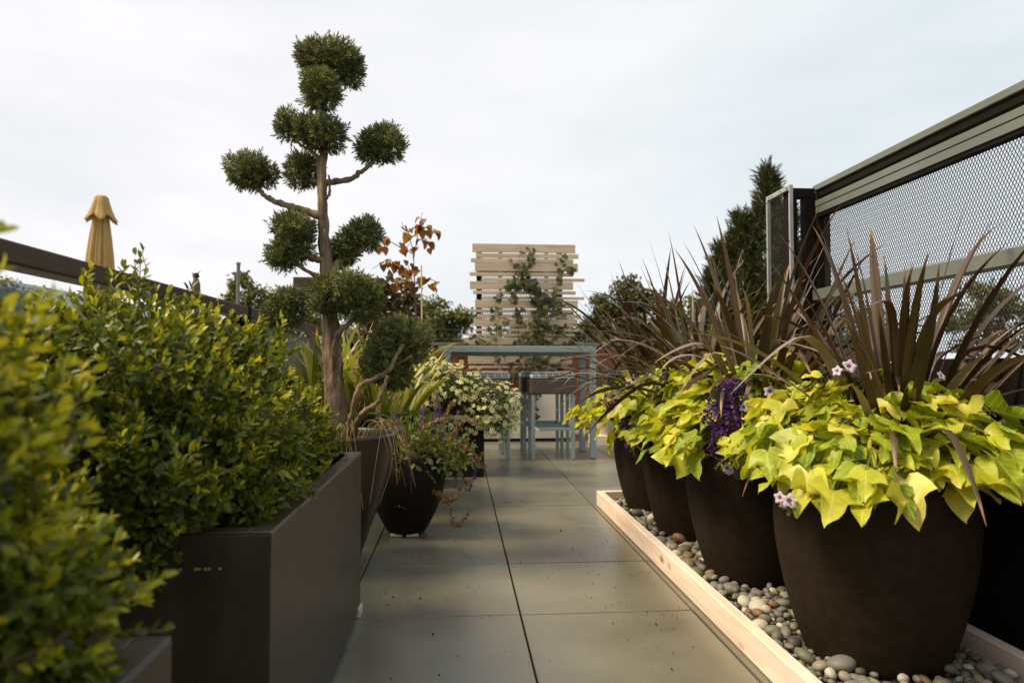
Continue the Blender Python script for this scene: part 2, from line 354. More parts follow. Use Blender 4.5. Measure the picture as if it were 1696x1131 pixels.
M = dict(
    tile=mat('porcelain_tile', (.112, .102, .077), (.185, .173, .133), rough=.3, scale=2.2, bump=.06, bscale=160, island=.13, rvar=.1, detail=9, lo=.3, hi=.72),
    joint=mat('dark_joint', (.012, .009, .006), rough=.9),  # near-black colour of the bed between the tiles
    dirt=mat('dirt_crumb', (.03, .02, .012), (.06, .045, .03), rough=.95, scale=60),
    soil=mat('potting_soil', (.03, .019, .012), (.07, .045, .028), rough=1, scale=40, bump=.8, bscale=90),
    steel=mat('charcoal_powder_coat', (.022, .0155, .010), (.048, .036, .0245), rough=.38, scale=7, stretch=(1, 1, .35), spec=.5, rvar=.09, bump=.03, bscale=300),
    pot=mat('dark_fibre_clay', (.0195, .0125, .0068), (.029, .019, .0108), rough=.75, scale=30, bump=.22, bscale=420, spec=.14),
    potsmooth=mat('smooth_dark_resin', (.012, .008, .005), (.019, .013, .0085), rough=.36, scale=9, rvar=.08),
    blackpot=mat('black_fibre_clay', (.006, .004, .0024), (.0095, .0065, .004), rough=.7, scale=18, bump=.1, bscale=240, spec=.25),
    pale=mat('pale_foot', (.5, .46, .4), (.6, .56, .5), rough=.6, scale=30),
    pine=woodmat('new_pine', (.86, .71, .60), (.70, .51, .40), (.26, .10, .035), 1),
    pinex=woodmat('new_pine_cross', (.84, .72, .6), (.72, .55, .42), (.30, .13, .05), 0),
    cedar=woodmat('pale_cedar', (.66, .52, .38), (.5, .37, .25), (.16, .07, .03), 0, knots=.8),
    cedarz=woodmat('pale_cedar_upright', (.6, .42, .29), (.48, .32, .2), (.16, .07, .03), 2, knots=.3),
    redwood=woodmat('red_stained_cedar', (.32, .09, .03), (.2, .055, .02), (.08, .02, .01), 0, knots=.5),
    brown=woodmat('brown_stained_timber', (.085, .048, .028), (.055, .03, .018), (.02, .01, .006), 1, rough=.55, knots=.3),
    darkrail=mat('grey_green_metal', (.11, .125, .10), (.145, .16, .13), rough=.36, scale=3, spec=.55, metal=0, rvar=.06),
    darkmetal=mat('dark_bronze_metal', (.008, .005, .0032), (.012, .008, .005), rough=.65, scale=10, spec=.1),
    mesh=mat('expanded_metal', (.018, .014, .012), (.03, .022, .018), rough=.5, scale=20),
    alu=mat('aluminium_frame', (.36, .35, .34), (.44, .43, .42), rough=.4, scale=20, metal=.4),
    screw=mat('screw_head', (.05, .05, .05), rough=.4, metal=.6),
    blue=mat('blue_grey_paint', (.235, .285, .275), (.27, .32, .31), rough=.45, scale=6),
    wicker=weavemat('brown_wicker', (.075, .05, .035), (.13, .09, .062), (.015, .01, .007), 1, .028, .0095, .0016),
    cushion=weavemat('plaid_cloth', (.30, .40, .43), (.17, .135, .12), (.72, .72, .68), 1, .062, .062, .003, 0, .85, 0),
    cushion_dark=mat('cushion_piping', (.03, .03, .035), rough=.8),
    white=mat('white_render', (.62, .56, .48), (.72, .66, .57), rough=.8, scale=4, bump=.06, bscale=120),
    whitepot=mat('pale_stone_pot', (.5, .46, .38), (.6, .55, .46), rough=.75, scale=14),
    canvas=mat('mustard_canvas', (.34, .21, .065), (.43, .275, .095), rough=.9, scale=14, stretch=(1, 1, .2)),
    bark=mat('juniper_bark', (.07, .04, .022), (.34, .24, .15), rough=.95, scale=42, stretch=(1, 1, .12), bump=1.0, bscale=60),
    branch=mat('branch_bark', (.12, .075, .04), (.27, .19, .11), rough=.9, scale=30, stretch=(1, 1, .4), bump=.5, bscale=70),
    twig=mat('thin_twig', (.10, .055, .03), (.15, .085, .05), rough=.8, scale=30),
    greenstem=mat('green_stem', (.10, .12, .03), (.16, .16, .05), rough=.6, scale=20),
    drystem=mat('dry_stem', (.26, .16, .07), (.36, .24, .11), rough=.9, scale=30),
    bamboo=mat('bamboo_cane', (.55, .40, .18), (.62, .47, .24), rough=.6, scale=12),
    ground=mat('distant_ground', (.06, .075, .03), (.13, .12, .075), rough=1, scale=.05),
    deck=mat('grey_deck', (.22, .2, .18), (.3, .28, .25), rough=.8, scale=3),
    greypost=mat('grey_post', (.11, .12, .11), (.15, .16, .145), rough=.5, scale=6),
    housewall=mat('white_stucco', (.74, .74, .72), (.8, .8, .78), rough=.9, scale=3),
    roof=mat('dark_shingle', (.10, .09, .085), (.15, .135, .125), rough=.95, scale=10),
    glass=glassmat('railing_glass', (.32, .33, .31), .45),
    pane=mat('window_glass', (.10, .12, .13), rough=.08, spec=.8),
    wire=mat('cable', (.04, .04, .035), rough=.7),
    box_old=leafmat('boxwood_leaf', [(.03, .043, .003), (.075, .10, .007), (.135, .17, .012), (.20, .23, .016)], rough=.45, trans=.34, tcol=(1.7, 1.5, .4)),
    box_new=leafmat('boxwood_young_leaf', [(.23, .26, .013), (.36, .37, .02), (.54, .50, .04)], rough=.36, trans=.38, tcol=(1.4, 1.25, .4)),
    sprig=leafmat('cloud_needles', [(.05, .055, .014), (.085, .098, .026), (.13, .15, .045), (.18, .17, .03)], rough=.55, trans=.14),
    spriglight=leafmat('cloud_lit_needles', [(.17, .21, .075), (.22, .26, .10), (.27, .26, .06)], rough=.55, trans=.2),  # paler needle colour that stands in for light on the pads
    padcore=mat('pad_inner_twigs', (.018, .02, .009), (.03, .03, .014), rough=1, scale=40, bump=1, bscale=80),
    phorm=leafmat('bronze_strap', [(.026, .015, .006), (.05, .03, .014), (.085, .056, .03), (.07, .034, .010)], rough=.38, trans=.07, tcol=(1.8, .9, .4), spec=.4, streaks=(.30, .17, .07)),
    phormpale=leafmat('pale_bronze_strap', [(.16, .115, .08), (.22, .165, .12)], rough=.38, trans=.1, spec=.45, streaks=(.36, .24, .12)),
    potato=leafmat('lime_vine_leaf', [(.16, .25, .012), (.32, .40, .016), (.44, .49, .022), (.58, .58, .04), (.74, .68, .12)], rough=.42, trans=.36, tcol=(1.25, 1.15, .3), mottle=16, veins=(.72, .70, .16)),
    petal=leafmat('lilac_petal', [(.62, .52, .68), (.76, .68, .78)], rough=.6, trans=.25, tcol=(1, 1, 1)),
    petalc=mat('petunia_throat', (.10, .02, .09), (.2, .06, .1), rough=.6, scale=60),
    purple=leafmat('heliotrope_floret', [(.05, .012, .085), (.09, .02, .15), (.15, .045, .22)], rough=.6, trans=.1, tcol=(1, .8, 1)),
    darkleaf=leafmat('dark_leaf', [(.03, .05, .015), (.06, .085, .025)], rough=.45, trans=.2),
    midleaf=leafmat('mid_green_leaf', [(.07, .09, .012), (.125, .15, .02), (.20, .21, .03)], rough=.45, trans=.3),
    strapgreen=leafmat('yellow_green_strap', [(.12, .16, .02), (.22, .25, .035), (.36, .34, .06), (.52, .47, .22)], rough=.4, trans=.35, tcol=(1.2, 1.1, .4), streaks=(.5, .36, .12)),
    fern=leafmat('fern_leaf', [(.05, .085, .02), (.09, .13, .03)], rough=.5, trans=.3),
    lemon=leafmat('lemon_petal', [(.82, .74, .26), (.88, .84, .48)], rough=.6, trans=.3, tcol=(1, 1, .7)),
    lemonc=mat('flower_eye', (.6, .36, .03), rough=.8),
    salvia=leafmat('salvia_floret', [(.10, .045, .15), (.17, .085, .25), (.25, .13, .28)], rough=.7, trans=.1, tcol=(1, .8, 1)),
    drybud=leafmat('dry_bud', [(.22, .12, .05), (.34, .2, .09), (.16, .11, .04)], rough=.8, trans=.15),
    redleaf=leafmat('heart_red_leaf', [(.12, .05, .02), (.22, .09, .026), (.33, .16, .03), (.45, .28, .04)], rough=.5, trans=.4, tcol=(1.5, 1.0, .5)),
    redbush=leafmat('dark_red_leaf', [(.06, .04, .012), (.10, .062, .018), (.17, .12, .028)], rough=.5, trans=.25),
    vine=leafmat('vine_leaf', [(.03, .042, .012), (.055, .07, .018), (.09, .095, .025), (.14, .11, .03)], rough=.5, trans=.25),
    treeleaf=leafmat('tree_leaf', [(.04, .052, .008), (.08, .095, .012), (.13, .135, .018), (.2, .18, .025)], rough=.6, trans=.25),
    conifer=leafmat('conifer_spray', [(.025, .034, .006), (.05, .06, .010), (.085, .09, .014)], rough=.7, trans=.15),
    trunk=mat('tree_trunk', (.07, .05, .035), (.13, .10, .075), rough=1, scale=8, bump=.6),
)


def pebblemat(name, c1, c2):
    return mat(name, c1, c2, rough=.55, scale=45, bump=.08, bscale=120, spec=.4)


PEB = [pebblemat('pebble_grey', (0.131, 0.127, 0.111), (0.197, 0.189, 0.164)), pebblemat('pebble_tan', (0.205, 0.176, 0.127), (0.295, 0.254, 0.189)), pebblemat('pebble_rust', (0.164, 0.090, 0.049), (0.246, 0.148, 0.082)),
       pebblemat('pebble_white', (0.410, 0.377, 0.328), (0.508, 0.476, 0.410)), pebblemat('pebble_olive', (0.107, 0.107, 0.074), (0.180, 0.172, 0.115)), pebblemat('pebble_dark', (0.049, 0.045, 0.041), (0.090, 0.082, 0.074))]

# ------------------------------------------------------------------ leaf templates (side x, tip +y, normal +z)
def tleaf(w=.5, fold=.14, curl=.1):
    v = [(0, 0, 0), (-.5 * w, .42, fold * w), (0, .42, 0), (.5 * w, .42, fold * w), (-.4 * w, .78, fold * w - curl * .5), (0, .78, -curl * .5), (.4 * w, .78, fold * w - curl * .5), (0, 1, -curl)]
    return np.array(v), [(0, 2, 1), (0, 3, 2), (1, 2, 5, 4), (2, 3, 6, 5), (4, 5, 7), (5, 6, 7)]


def tneedle(w=.18):
    return np.array([(0, 0, 0), (-.5 * w, .5, .05), (.5 * w, .5, .05), (0, 1, 0)]), [(0, 2, 1), (1, 2, 3)]


def tlobed(seed, lobes=1.0, droop=.35, fold=.18, ruffle=.05):
    half = np.array([(.0, .0), (.14, -.12), (.32, -.10), (.46, .03), (.56, .19), (.68, .40), (.44, .40), (.245, .455), (.27, .58), (.21, .76), (.09, .91), (0, 1.0)])
    egg = np.array([(.0, .0), (.14, -.11), (.30, -.09), (.42, .03), (.46, .16), (.46, .27), (.44, .37), (.40, .48), (.32, .62), (.2, .78), (.09, .92), (0, 1.0)])
    h = half * lobes + egg * (1 - lobes); K = len(h); r = rng(seed)
    mid = np.stack([np.zeros(K), np.clip(np.linspace(-.0, 1, K), 0, 1)], -1)
    cols = [-1, -.55, 0, .55, 1]; V = []
    ph = r.uniform(0, 6, 4)
    for c in cols:
        o = h * np.array([np.sign(c) if c else 1, 1]); P = mid + (o - mid) * abs(c)
        x, y = P[:, 0], P[:, 1]
        z = -droop * np.clip(y, 0, 1) ** 2 + fold * np.abs(x) - .35 * np.abs(x) ** 2 * (2 - abs(c)) + ruffle * np.sin(9 * y + ph[0] + 2 * np.sign(c)) * abs(c) ** 2
        V.append(np.stack([x, y - .06 * abs(c) * 0, z], -1))
    V = np.concatenate(V); F = []
    for a in range(4):
        for k in range(K - 1): F.append((a * K + k, (a + 1) * K + k, (a + 1) * K + k + 1, a * K + k + 1))
    return V, F


def tflower(n=5, cup=.25, depth=.9, notch=.16, rings=True):
    """open flower of n lobes: returns verts, petal faces, eye faces"""
    K = n * 6; a = np.arange(K) * 2 * PI / K
    ro = 1 - notch + notch * np.cos(n * a); V = [(0, 0, -cup)]
    V += [(math.cos(q) * .3, math.sin(q) * .3, -cup * .55) for q in a]
    V += [(math.cos(q) * .68 * (.9 + .1 * p), math.sin(q) * .68 * (.9 + .1 * p), .02) for q, p in zip(a, ro)]
    V += [(math.cos(q) * p, math.sin(q) * p, -.08 + .05 * math.cos(2 * n * q)) for q, p in zip(a, ro)]
    eye = [(0, 1 + k, 1 + (k + 1) % K) for k in range(K)]; pet = []
    for g in range(2):
        for k in range(K): pet.append((1 + g * K + k, 1 + (g + 1) * K + k, 1 + (g + 1) * K + (k + 1) % K, 1 + g * K + (k + 1) % K))
    return np.array(V), pet, eye


def tdaisy(n=5):
    V = []; F = []; E = []
    for k in range(n):
        a = k * 2 * PI / n; c, s = math.cos(a), math.sin(a); b = len(V)
        for (u, w, z) in ((.15, 0, 0), (.55, -.26, .05), (.55, .26, .05), (.9, -.22, .0), (.9, .22, .0), (1.0, 0, -.03)): V.append((c * u - s * w, s * u + c * w, z))
        F += [(b, b + 1, b + 2), (b + 1, b + 3, b + 4, b + 2), (b + 3, b + 5, b + 4)]
    b = len(V)
    V += [(math.cos(q) * .2, math.sin(q) * .2, .05) for q in np.arange(6) * PI / 3] + [(0, 0, .14)]
    E += [(b + k, b + (k + 1) % 6, b + 6) for k in range(6)]
    return np.array(V), F, E


def ball(n=1):
    b = bmesh.new(); bmesh.ops.create_icosphere(b, subdivisions=n, radius=1); b.verts.index_update()
    v = np.array([q.co[:] for q in b.verts]); f = [[q.index for q in c.verts] for c in b.faces]; b.free()
    return v, f


def spherepts(r, n):
    u = r.uniform(-1, 1, n); a = r.uniform(0, 2 * PI, n); s = np.sqrt(1 - u * u)
    return np.stack([s * np.cos(a), s * np.sin(a), u], -1)


def lump(P, seed, amp, freq):
    """smooth pseudo noise in about -amp..amp"""
    r = rng(seed); out = 0
    for k in range(5):
        d = nrm(r.normal(size=3)) * freq * (1 + .45 * k); out = out + np.sin(P @ d + r.uniform(0, 6)) / (1 + .5 * k)
    return amp * out / 2.2

# ================================================================== THE SETTING
g = MB(); g.add([(-3000, -3000, -4), (3000, -3000, -4), (3000, 3000, -4), (-3000, 3000, -4)], [(0, 1, 2, 3)])
g.build('ground', M['ground'], props=(None, None, None, 'structure'))

# terrace: a slab with porcelain slabs laid on it, wide and thin joints by turns
TX0, TX1, TY0, TY1 = -1.16, 5.6, -3.045, 9.0
fl = MB(); fl.box(TX0, TX1, TY0, TY1, -4.0, -.012, m=1)
r = rng(3)
for i in range(-3, 10):
    for j in range(-8, 13):
        x0, y0 = .213 + .6 * i, 1.755 + .6 * j
        gx = .0034; ga, gb = (.004, .002) if j % 2 == 0 else (.002, .004)
        X0, X1, Y0, Y1 = max(x0 + gx, TX0), min(x0 + .6 - gx, TX1), max(y0 + ga, TY0), min(y0 + .6 - gb, TY1)
        if X1 - X0 < .05 or Y1 - Y0 < .05: continue
        dz = r.normal(0, .0006)
        fl.box(X0, X1, Y0, Y1, -.011, dz, .0016)
fl.build('terrace_floor', [M['tile'], M['joint']], props=(None, None, None, 'structure'))
nd = MB(); nd.box(-9, -1.35, 3.2, 14, -4, .25); nd.build('neighbour_terrace', M['deck'], props=(None, None, None, 'structure'))

# crumbs of potting soil and chips lying on the floor
cr_ = MB(); bv, bf = ball(1); n = 420
x = np.where(r.random(n) < .62, r.normal(.42, .3, n), r.normal(-.12, .2, n)); y = r.uniform(1.7, 5.2, n)
c_ = r.integers(0, 9, n); cl = r.random(n) < .6; cx_ = np.array([.62, .7, .5, .1, -.15, -.2, .66, .3, .74])[c_]; cy_ = np.array([3.0, 3.25, 2.75, 3.5, 3.1, 2.6, 2.2, 4.4, 2.9])[c_]; x = np.where(cl, cx_ + r.normal(0, .09, n), x); y = np.where(cl, cy_ + r.normal(0, .14, n), y)
k_ = (x > -.32) & (x < .8); x, y = x[k_], y[k_]; n = len(x)
s_ = r.gamma(1.4, .0008, n) + .0008
cr_.many(bv * np.array([1, .8, .6]), bf, np.stack([x, y, s_ * .5 + .001], -1), frames(spherepts(r, n), spherepts(r, n)), s_)
cr_.build('soil_crumbs', M['dirt'], props=('dark crumbs of potting soil scattered over the grey floor tiles', 'soil', None, 'stuff'))

# ================================================================== LEFT: railing
rail = thing('deck_railing', 'brown timber deck railing with glass panels running behind the left planters', 'railing', (-1.02, 3.3, 0))
q = MB(); q.box(-1.065, -.98, -1.6, 3.27, 1.073, 1.124, .005); q.box(-1.065, -.98, 3.31, 8.55, 1.073, 1.124, .005); q.build('top_rail', M['brown'], rail)
for y in (-1.4, -.2, 1.2, 3.29, 4.9, 6.5, 8.1):
    q = MB(); q.box(-1.045, -1.0, y - .022, y + .022, 0, 1.0, .003); q.box(-1.06, -.985, y - .03, y + .03, 1.0, 1.064, .003); q.build('post', M['darkmetal'], rail)
q = MB(); q.box(-1.068, -.977, 3.272, 3.308, 1.06, 1.127, .002); q.build('bracket', M['darkmetal'], rail)
bo = MB(); bo.tube([(-.983, 3.5, 1.095), (-.972, 3.5, 1.095)], .011, 12); bo.build('bolt', M['darkmetal'], rail)
ys = [-1.4, -.2, 1.2, 3.29, 4.9, 6.5, 8.1]
for a, b in zip(ys[:-1], ys[1:]):
    q = MB(); q.box(-1.028, -1.016, a + .03, b - .03, .09, 1.042, .002); q.build('glass_panel', M['glass'], rail)

# ================================================================== LEFT: charcoal planters
def trough(name_label, x0, x1, y0, y1, h, feet, slots=False):
    t = thing('trough_planter', name_label, 'planter', ((x0 + x1) / 2, (y0 + y1) / 2, 0), 'charcoal steel trough planters')
    z0, w, b = .018, .003, .0015
    q = MB()                                   # four sheet walls, a folded rim and a bottom
    q.box(x1 - w, x1, y0, y1, z0, h, b); q.box(x0, x0 + w, y0, y1, z0, h, b)
    q.box(x0 + w, x1 - w, y0, y0 + w, z0, h - .001, b); q.box(x0 + w, x1 - w, y1 - w, y1, z0, h - .001, b)
    q.box(x0 + w, x1 - w, y0 + w, y1 - w, z0 + .002, z0 + .01)
    q.build('body', M['steel'], t)
    q = MB(); rw = .042
    q.box(x1 - rw, x1 - .0005, y0, y1, h, h + .004, .0015); q.box(x0 + .0005, x0 + rw, y0, y1, h, h + .004, .0015)
    q.box(x0 + rw + .0007, x1 - rw - .0007, y0 + .0005, y0 + rw, h - .0004, h + .0036, .0012); q.box(x0 + rw + .0007, x1 - rw - .0007, y1 - rw, y1 - .0005, h - .0004, h + .0036, .0012)
    q.build('rim', M['steel'], t)
    rr = rng(abs(int(y0 * 100)) + 5); nx, ny = 24, 44
    gx, gy = np.meshgrid(np.linspace(x0 + .008, x1 - .008, nx), np.linspace(y0 + .008, y1 - .008, ny), indexing='ij')
    gz = h - .045 + lump(np.stack([gx.ravel(), gy.ravel(), 0 * gx.ravel()], -1), 8, .012, 30).reshape(gx.shape) + rr.normal(0, .004, gx.shape)
    F = [(i * ny + j, (i + 1) * ny + j, (i + 1) * ny + j + 1, i * ny + j + 1) for i in range(nx - 1) for j in range(ny - 1)]
    q = MB(); q.add(np.stack([gx, gy, gz], -1).reshape(-1, 3), F); q.build('soil', M['soil'], t)
    for fx, fy in feet:
        q = MB(); q.box(fx - .026, fx + .012, fy - .03, fy + .03, .001, z0 + .012, .002); q.build('foot', M['pale'], t)
    if slots:
        for sx in (0, .026, .032, .043, .05, .068):
            q = MB(); q.box(x1 - .16 + sx, x1 - .155 + sx, y0 - .0012, y0 + .0005, h - .062, h - .058); q.build('weld_mark', M['drystem'], t)


PX1 = -.337
trough('long charcoal steel trough planter full of boxwood, ending beside the round topiary pot', PX1 - .58, PX1, 1.275, 2.42, .546, [(PX1 - .02, 1.55), (PX1 - .004, 2.395), (PX1 - .55, 2.39), (PX1 - .55, 1.31)], True)
trough('nearest charcoal steel trough planter, blurred in the lower left corner of the photo', PX1 - .58, PX1 + .003, -.32, .84, .53, [(PX1 - .02, .8), (PX1 - .02, -.28), (PX1 - .55, .8), (PX1 - .55, -.28)])


# ================================================================== POTS
def pot(label, cx, cy, z, prof, m, group=None, soil=None, rimw=.02, name='round_pot'):
    t = thing(name, label, 'plant pot', (cx, cy, z), group)
    pr = [(0, prof[0][1])] + list(prof)
    rr_, zz_ = prof[-1]
    q = MB(); q.lathe([(1e-4, prof[0][1] + .002), (prof[0][0] * .6, prof[0][1] + .001)] + list(prof), 72, (cx, cy, z)); q.build('body', m, t, smooth=True)
    q = MB(); q.lathe([(rr_, zz_ - .0005), (rr_ - .002, zz_ + .006), (rr_ - .006, zz_ + .009), (rr_ - rimw + .006, zz_ + .009), (rr_ - rimw, zz_ + .005), (rr_ - rimw - .002, zz_ - .03), (rr_ - rimw - .006, zz_ - .09)], 72, (cx, cy, z)); q.build('rim', m, t, smooth=True)
    zs = zz_ - (soil or .05); k = 20; V = [(cx, cy, z + zs + .01)]; F = []
    rs = rng(abs(int(cx * 1000)) % 997 + 3)
    for ring in range(1, 6):
        for a in range(36): V.append((cx + math.cos(a * PI / 18) * (rr_ - rimw - .003) * ring / 5, cy + math.sin(a * PI / 18) * (rr_ - rimw - .003) * ring / 5, z + zs + rs.normal(0, .004)))
    for a in range(36): F.append((0, 1 + a, 1 + (a + 1) % 36))
    for ring in range(4):
        for a in range(36): F.append((1 + ring * 36 + a, 1 + (ring + 1) * 36 + a, 1 + (ring + 1) * 36 + (a + 1) % 36, 1 + ring * 36 + (a + 1) % 36))
    q = MB(); q.add(V, F); q.build('soil', M['soil'], t)
    return t


def smoothprof(pts, n=26):
    pts = np.array(pts, float); t = np.linspace(0, 1, len(pts)); u = np.linspace(0, 1, n); out = []
    for c in range(2):
        y = pts[:, c]; m_ = np.gradient(y, t); i = np.clip(np.searchsorted(t, u) - 1, 0, len(t) - 2); h = t[i + 1] - t[i]; s = (u - t[i]) / h
        out.append((2 * s**3 - 3 * s**2 + 1) * y[i] + (s**3 - 2 * s**2 + s) * h * m_[i] + (-2 * s**3 + 3 * s**2) * y[i + 1] + (s**3 - s**2) * h * m_[i + 1])
    return np.stack(out, -1)


EGG = smoothprof([(.185, 0), (.196, .03), (.22, .1), (.245, .2), (.262, .3), (.267, .38), (.261, .455), (.245, .51), (.239, .523)])
PZ = .03
POTS = [(1.195, 1.91), (1.172, 2.64), (1.165, 3.28), (1.155, 3.86)]
PL = ['nearest large dark egg-shaped pot, at the right edge beside the camera', 'second dark egg-shaped pot, just behind the nearest one on the pebbles',
      'third dark egg-shaped pot, between the purple flower cluster and the far end of the pebbles', 'farthest dark egg-shaped pot, at the far corner of the timber frame']
for (px_, py_), l in zip(POTS, PL): pot(l, px_, py_, PZ, EGG, M['pot'], 'dark egg-shaped pots on the pebble bed', .03)
TPX, TPY = -.545, 2.96
pot('smooth dark tapered pot that holds the cloud-pruned tree', TPX, TPY, 0, smoothprof([(.11, 0), (.13, .04), (.165, .14), (.21, .27), (.248, .4), (.272, .5), (.282, .555)]), M['potsmooth'], None, .03, .026)
SPX, SPY = -.262, 3.53
q = pot('small black rounded pot of sage with drooping dry spikes, on pale feet', SPX, SPY, .015, smoothprof([(.095, 0), (.11, .025), (.145, .09), (.178, .17), (.195, .25), (.196, .31), (.186, .36), (.182, .375)]), M['blackpot'], None, .03, .015)
for a in (-2.2, -1.1, .5, 2):
    f_ = MB(); f_.box(SPX + .075 * math.cos(a) - .03, SPX + .075 * math.cos(a) + .03, SPY + .075 * math.sin(a) - .02, SPY + .075 * math.sin(a) + .02, .001, .0155, .003); f_.build('foot', M['pale'], q)
pot('pale rounded stone pot on a timber block near the back fence', 1.64, 7.3, .105, smoothprof([(.11, 0), (.14, .05), (.18, .16), (.195, .28), (.18, .4), (.165, .45)]), M['whitepot'], None, .03, .016)
q = MB(); q.box(1.42, 1.82, 7.17, 7.43, .001, .104, .004); q.build('timber_block', M['pinex'], loc=(1.62, 7.3, 0), props=('short pale timber block under the pale stone pot', 'timber block'))

bx = thing('box_planter', 'tall square black planter under the cloud of small yellow flowers', 'planter', (-.02, 5.44, 0))
q = MB(); q.box(-.225, .195, 5.232, 5.65, .004, .60, .004); q.build('body', M['blackpot'], bx)
q = MB()
for a in ((-.225, -.19, 5.232, 5.65), (.16, .195, 5.232, 5.65), (-.1895, .1595, 5.232, 5.266), (-.1895, .1595, 5.616, 5.65)): q.box(*a, .6002, .625, .003)
q.build('rim', M['blackpot'], bx)
q = MB(); q.box(-.189, .159, 5.267, 5.615, .6004, .612); q.build('soil', M['soil'], bx)

# ================================================================== PEBBLE BED
FX0, FX1, FY0, FY1 = .838, 1.505, .35, 4.135
fr = thing('pebble_edging', 'low frame of new pine boards around the bed of pebbles', 'garden edging', (1.17, 2.3, 0))
for a, mt in (((FX0, FX0 + .038, FY0, FY1), 'pine'), ((FX1 - .038, FX1, FY0, FY1), 'pine'), ((FX0 + .0385, FX1 - .0385, FY1 - .038, FY1 - .0005), 'pinex'), ((FX0 + .0385, FX1 - .0385, FY0 + .0005, FY0 + .038), 'pinex')):
    q = MB(); q.box(*a, .002, .089, .003); q.build('board', M[mt], fr)
sh_v, sh_f = ball(3); shapes = []
for k in range(10):
    rr = rng(50 + k); ax = np.array([1, rr.uniform(.66, .92), rr.uniform(.5, .74)]); P = sh_v * (1 + lump(sh_v, 60 + k, .09, 1.6))[:, None] * ax; shapes.append(P)
rp = rng(12); pts = []
grid = {}
for _ in range(26000):
    s = float(np.clip(rp.gamma(7, .0033), .011, .042)); x_ = rp.uniform(FX0 + .042 + s * .7, FX1 - .042 - s * .7); y_ = rp.uniform(FY0 + .05, FY1 - .042 - s * .7)
    if any((x_ - a) ** 2 + (y_ - b) ** 2 < (.188 + s * .6) ** 2 for a, b in POTS): continue
    c = (int(x_ / .05), int(y_ / .05)); ok = True
    for i in (-1, 0, 1, -2, 2):
        for j in (-1, 0, 1, -2, 2):
            for (a, b, t) in grid.get((c[0] + i, c[1] + j), ()):
                if (a - x_) ** 2 + (b - y_) ** 2 < ((s + t) * .74) ** 2: ok = False
    if ok: grid.setdefault(c, []).append((x_, y_, s)); pts.append((x_, y_, s))
pts = np.array(pts); n = len(pts)
zt = .030 + rp.uniform(-.012, .016, n) + pts[:, 2] * .32
big = np.linalg.norm(pts[:, :2], axis=1)


def hidden(x, y):
    for a, b in POTS:
        d2 = x * x + y * y; t = (a * x + b * y) / d2
        if 0 < t < .97 and math.hypot(a - t * x, b - t * y) < .235: return True
    X = FX0 + .03
    return False


px, py, dep = proj(np.stack([pts[:, 0], pts[:, 1], zt], -1))
score = pts[:, 2] / dep
vis = np.array([(-10 < a < 1706 and b < 1141 and not hidden(c[0], c[1])) for a, b, c in zip(px, py, pts)])
order = np.argsort(-np.where(vis, score, -1)); indiv = set(order[:min(300, int(vis.sum()))].tolist())
PN = [('smooth grey pebble', .36), ('tan pebble', .18), ('rust brown pebble', .05), ('whitish pebble', .08), ('olive grey pebble', .23), ('dark slate pebble', .10)]
kinds = rp.choice(6, n, p=[b for a, b in PN])
yaw = rp.uniform(0, 2 * PI, n); tilt = rp.normal(0, .28, (n, 2))
meshes = {}
rest = MB()
uv = np.stack([np.cos(yaw), np.sin(yaw), tilt[:, 0]], -1); un = np.stack([tilt[:, 1], tilt[:, 0], np.ones(n)], -1); RR = frames(uv, un)
lowv, lowf = ball(2)
for i in range(n):
    sh = int(rp.integers(10)); kd = int(kinds[i])
    if i in indiv:
        if (sh, kd) not in meshes:
            o = MB().add(shapes[sh], sh_f).build('pebble', PEB[kd], smooth=True); meshes[sh, kd] = o.data; COL.objects.unlink(o); D.objects.remove(o)
        o = D.objects.new('pebble', meshes[sh, kd]); COL.objects.link(o)
        o.matrix_world = Matrix.Translation((*pts[i, :2], zt[i])) @ Matrix(RR[i].tolist()).to_4x4() @ Matrix.Scale(pts[i, 2], 4)
        near = int(np.argmin([math.hypot(pts[i, 0] - a, pts[i, 1] - b) for a, b in POTS]))
        wh = ['beside the nearest pot', 'beside the second pot', 'beside the third pot', 'beside the farthest pot'][near]
        tag(o, f'{PN[kd][0]} in the timber framed bed, {wh} in the row', 'pebble', f'{PN[kd][0]}s {wh} in the row')
    else:
        rest.many(lowv * np.array([1, .8, .62]), lowf, pts[i:i + 1, :2].tolist() and np.array([[*pts[i, :2], zt[i]]]), RR[i:i + 1], pts[i, 2], kd)
nl = 2600
xl = rp.uniform(FX0 + .045, FX1 - .045, nl); yl = rp.uniform(FY0 + .045, FY1 - .045, nl); sl = rp.uniform(.01, .02, nl)
rest.many(lowv[:] * np.array([1, .8, .62]), lowf, np.stack([xl, yl, sl * .5 + .004 + 0 * xl], -1), frames(spherepts(rp, nl) * [1, 1, .2], spherepts(rp, nl) * [.3, .3, 0] + [0, 0, 1]), sl, rp.choice(6, nl, p=[b for a, b in PN]))
rest.build('gravel', PEB, smooth=True, props=('bed of small river stones under and between the larger pebbles', 'gravel', None, 'stuff'))

# ================================================================== RIGHT: expanded-metal screen
FXF, FYE = 1.9, 3.52


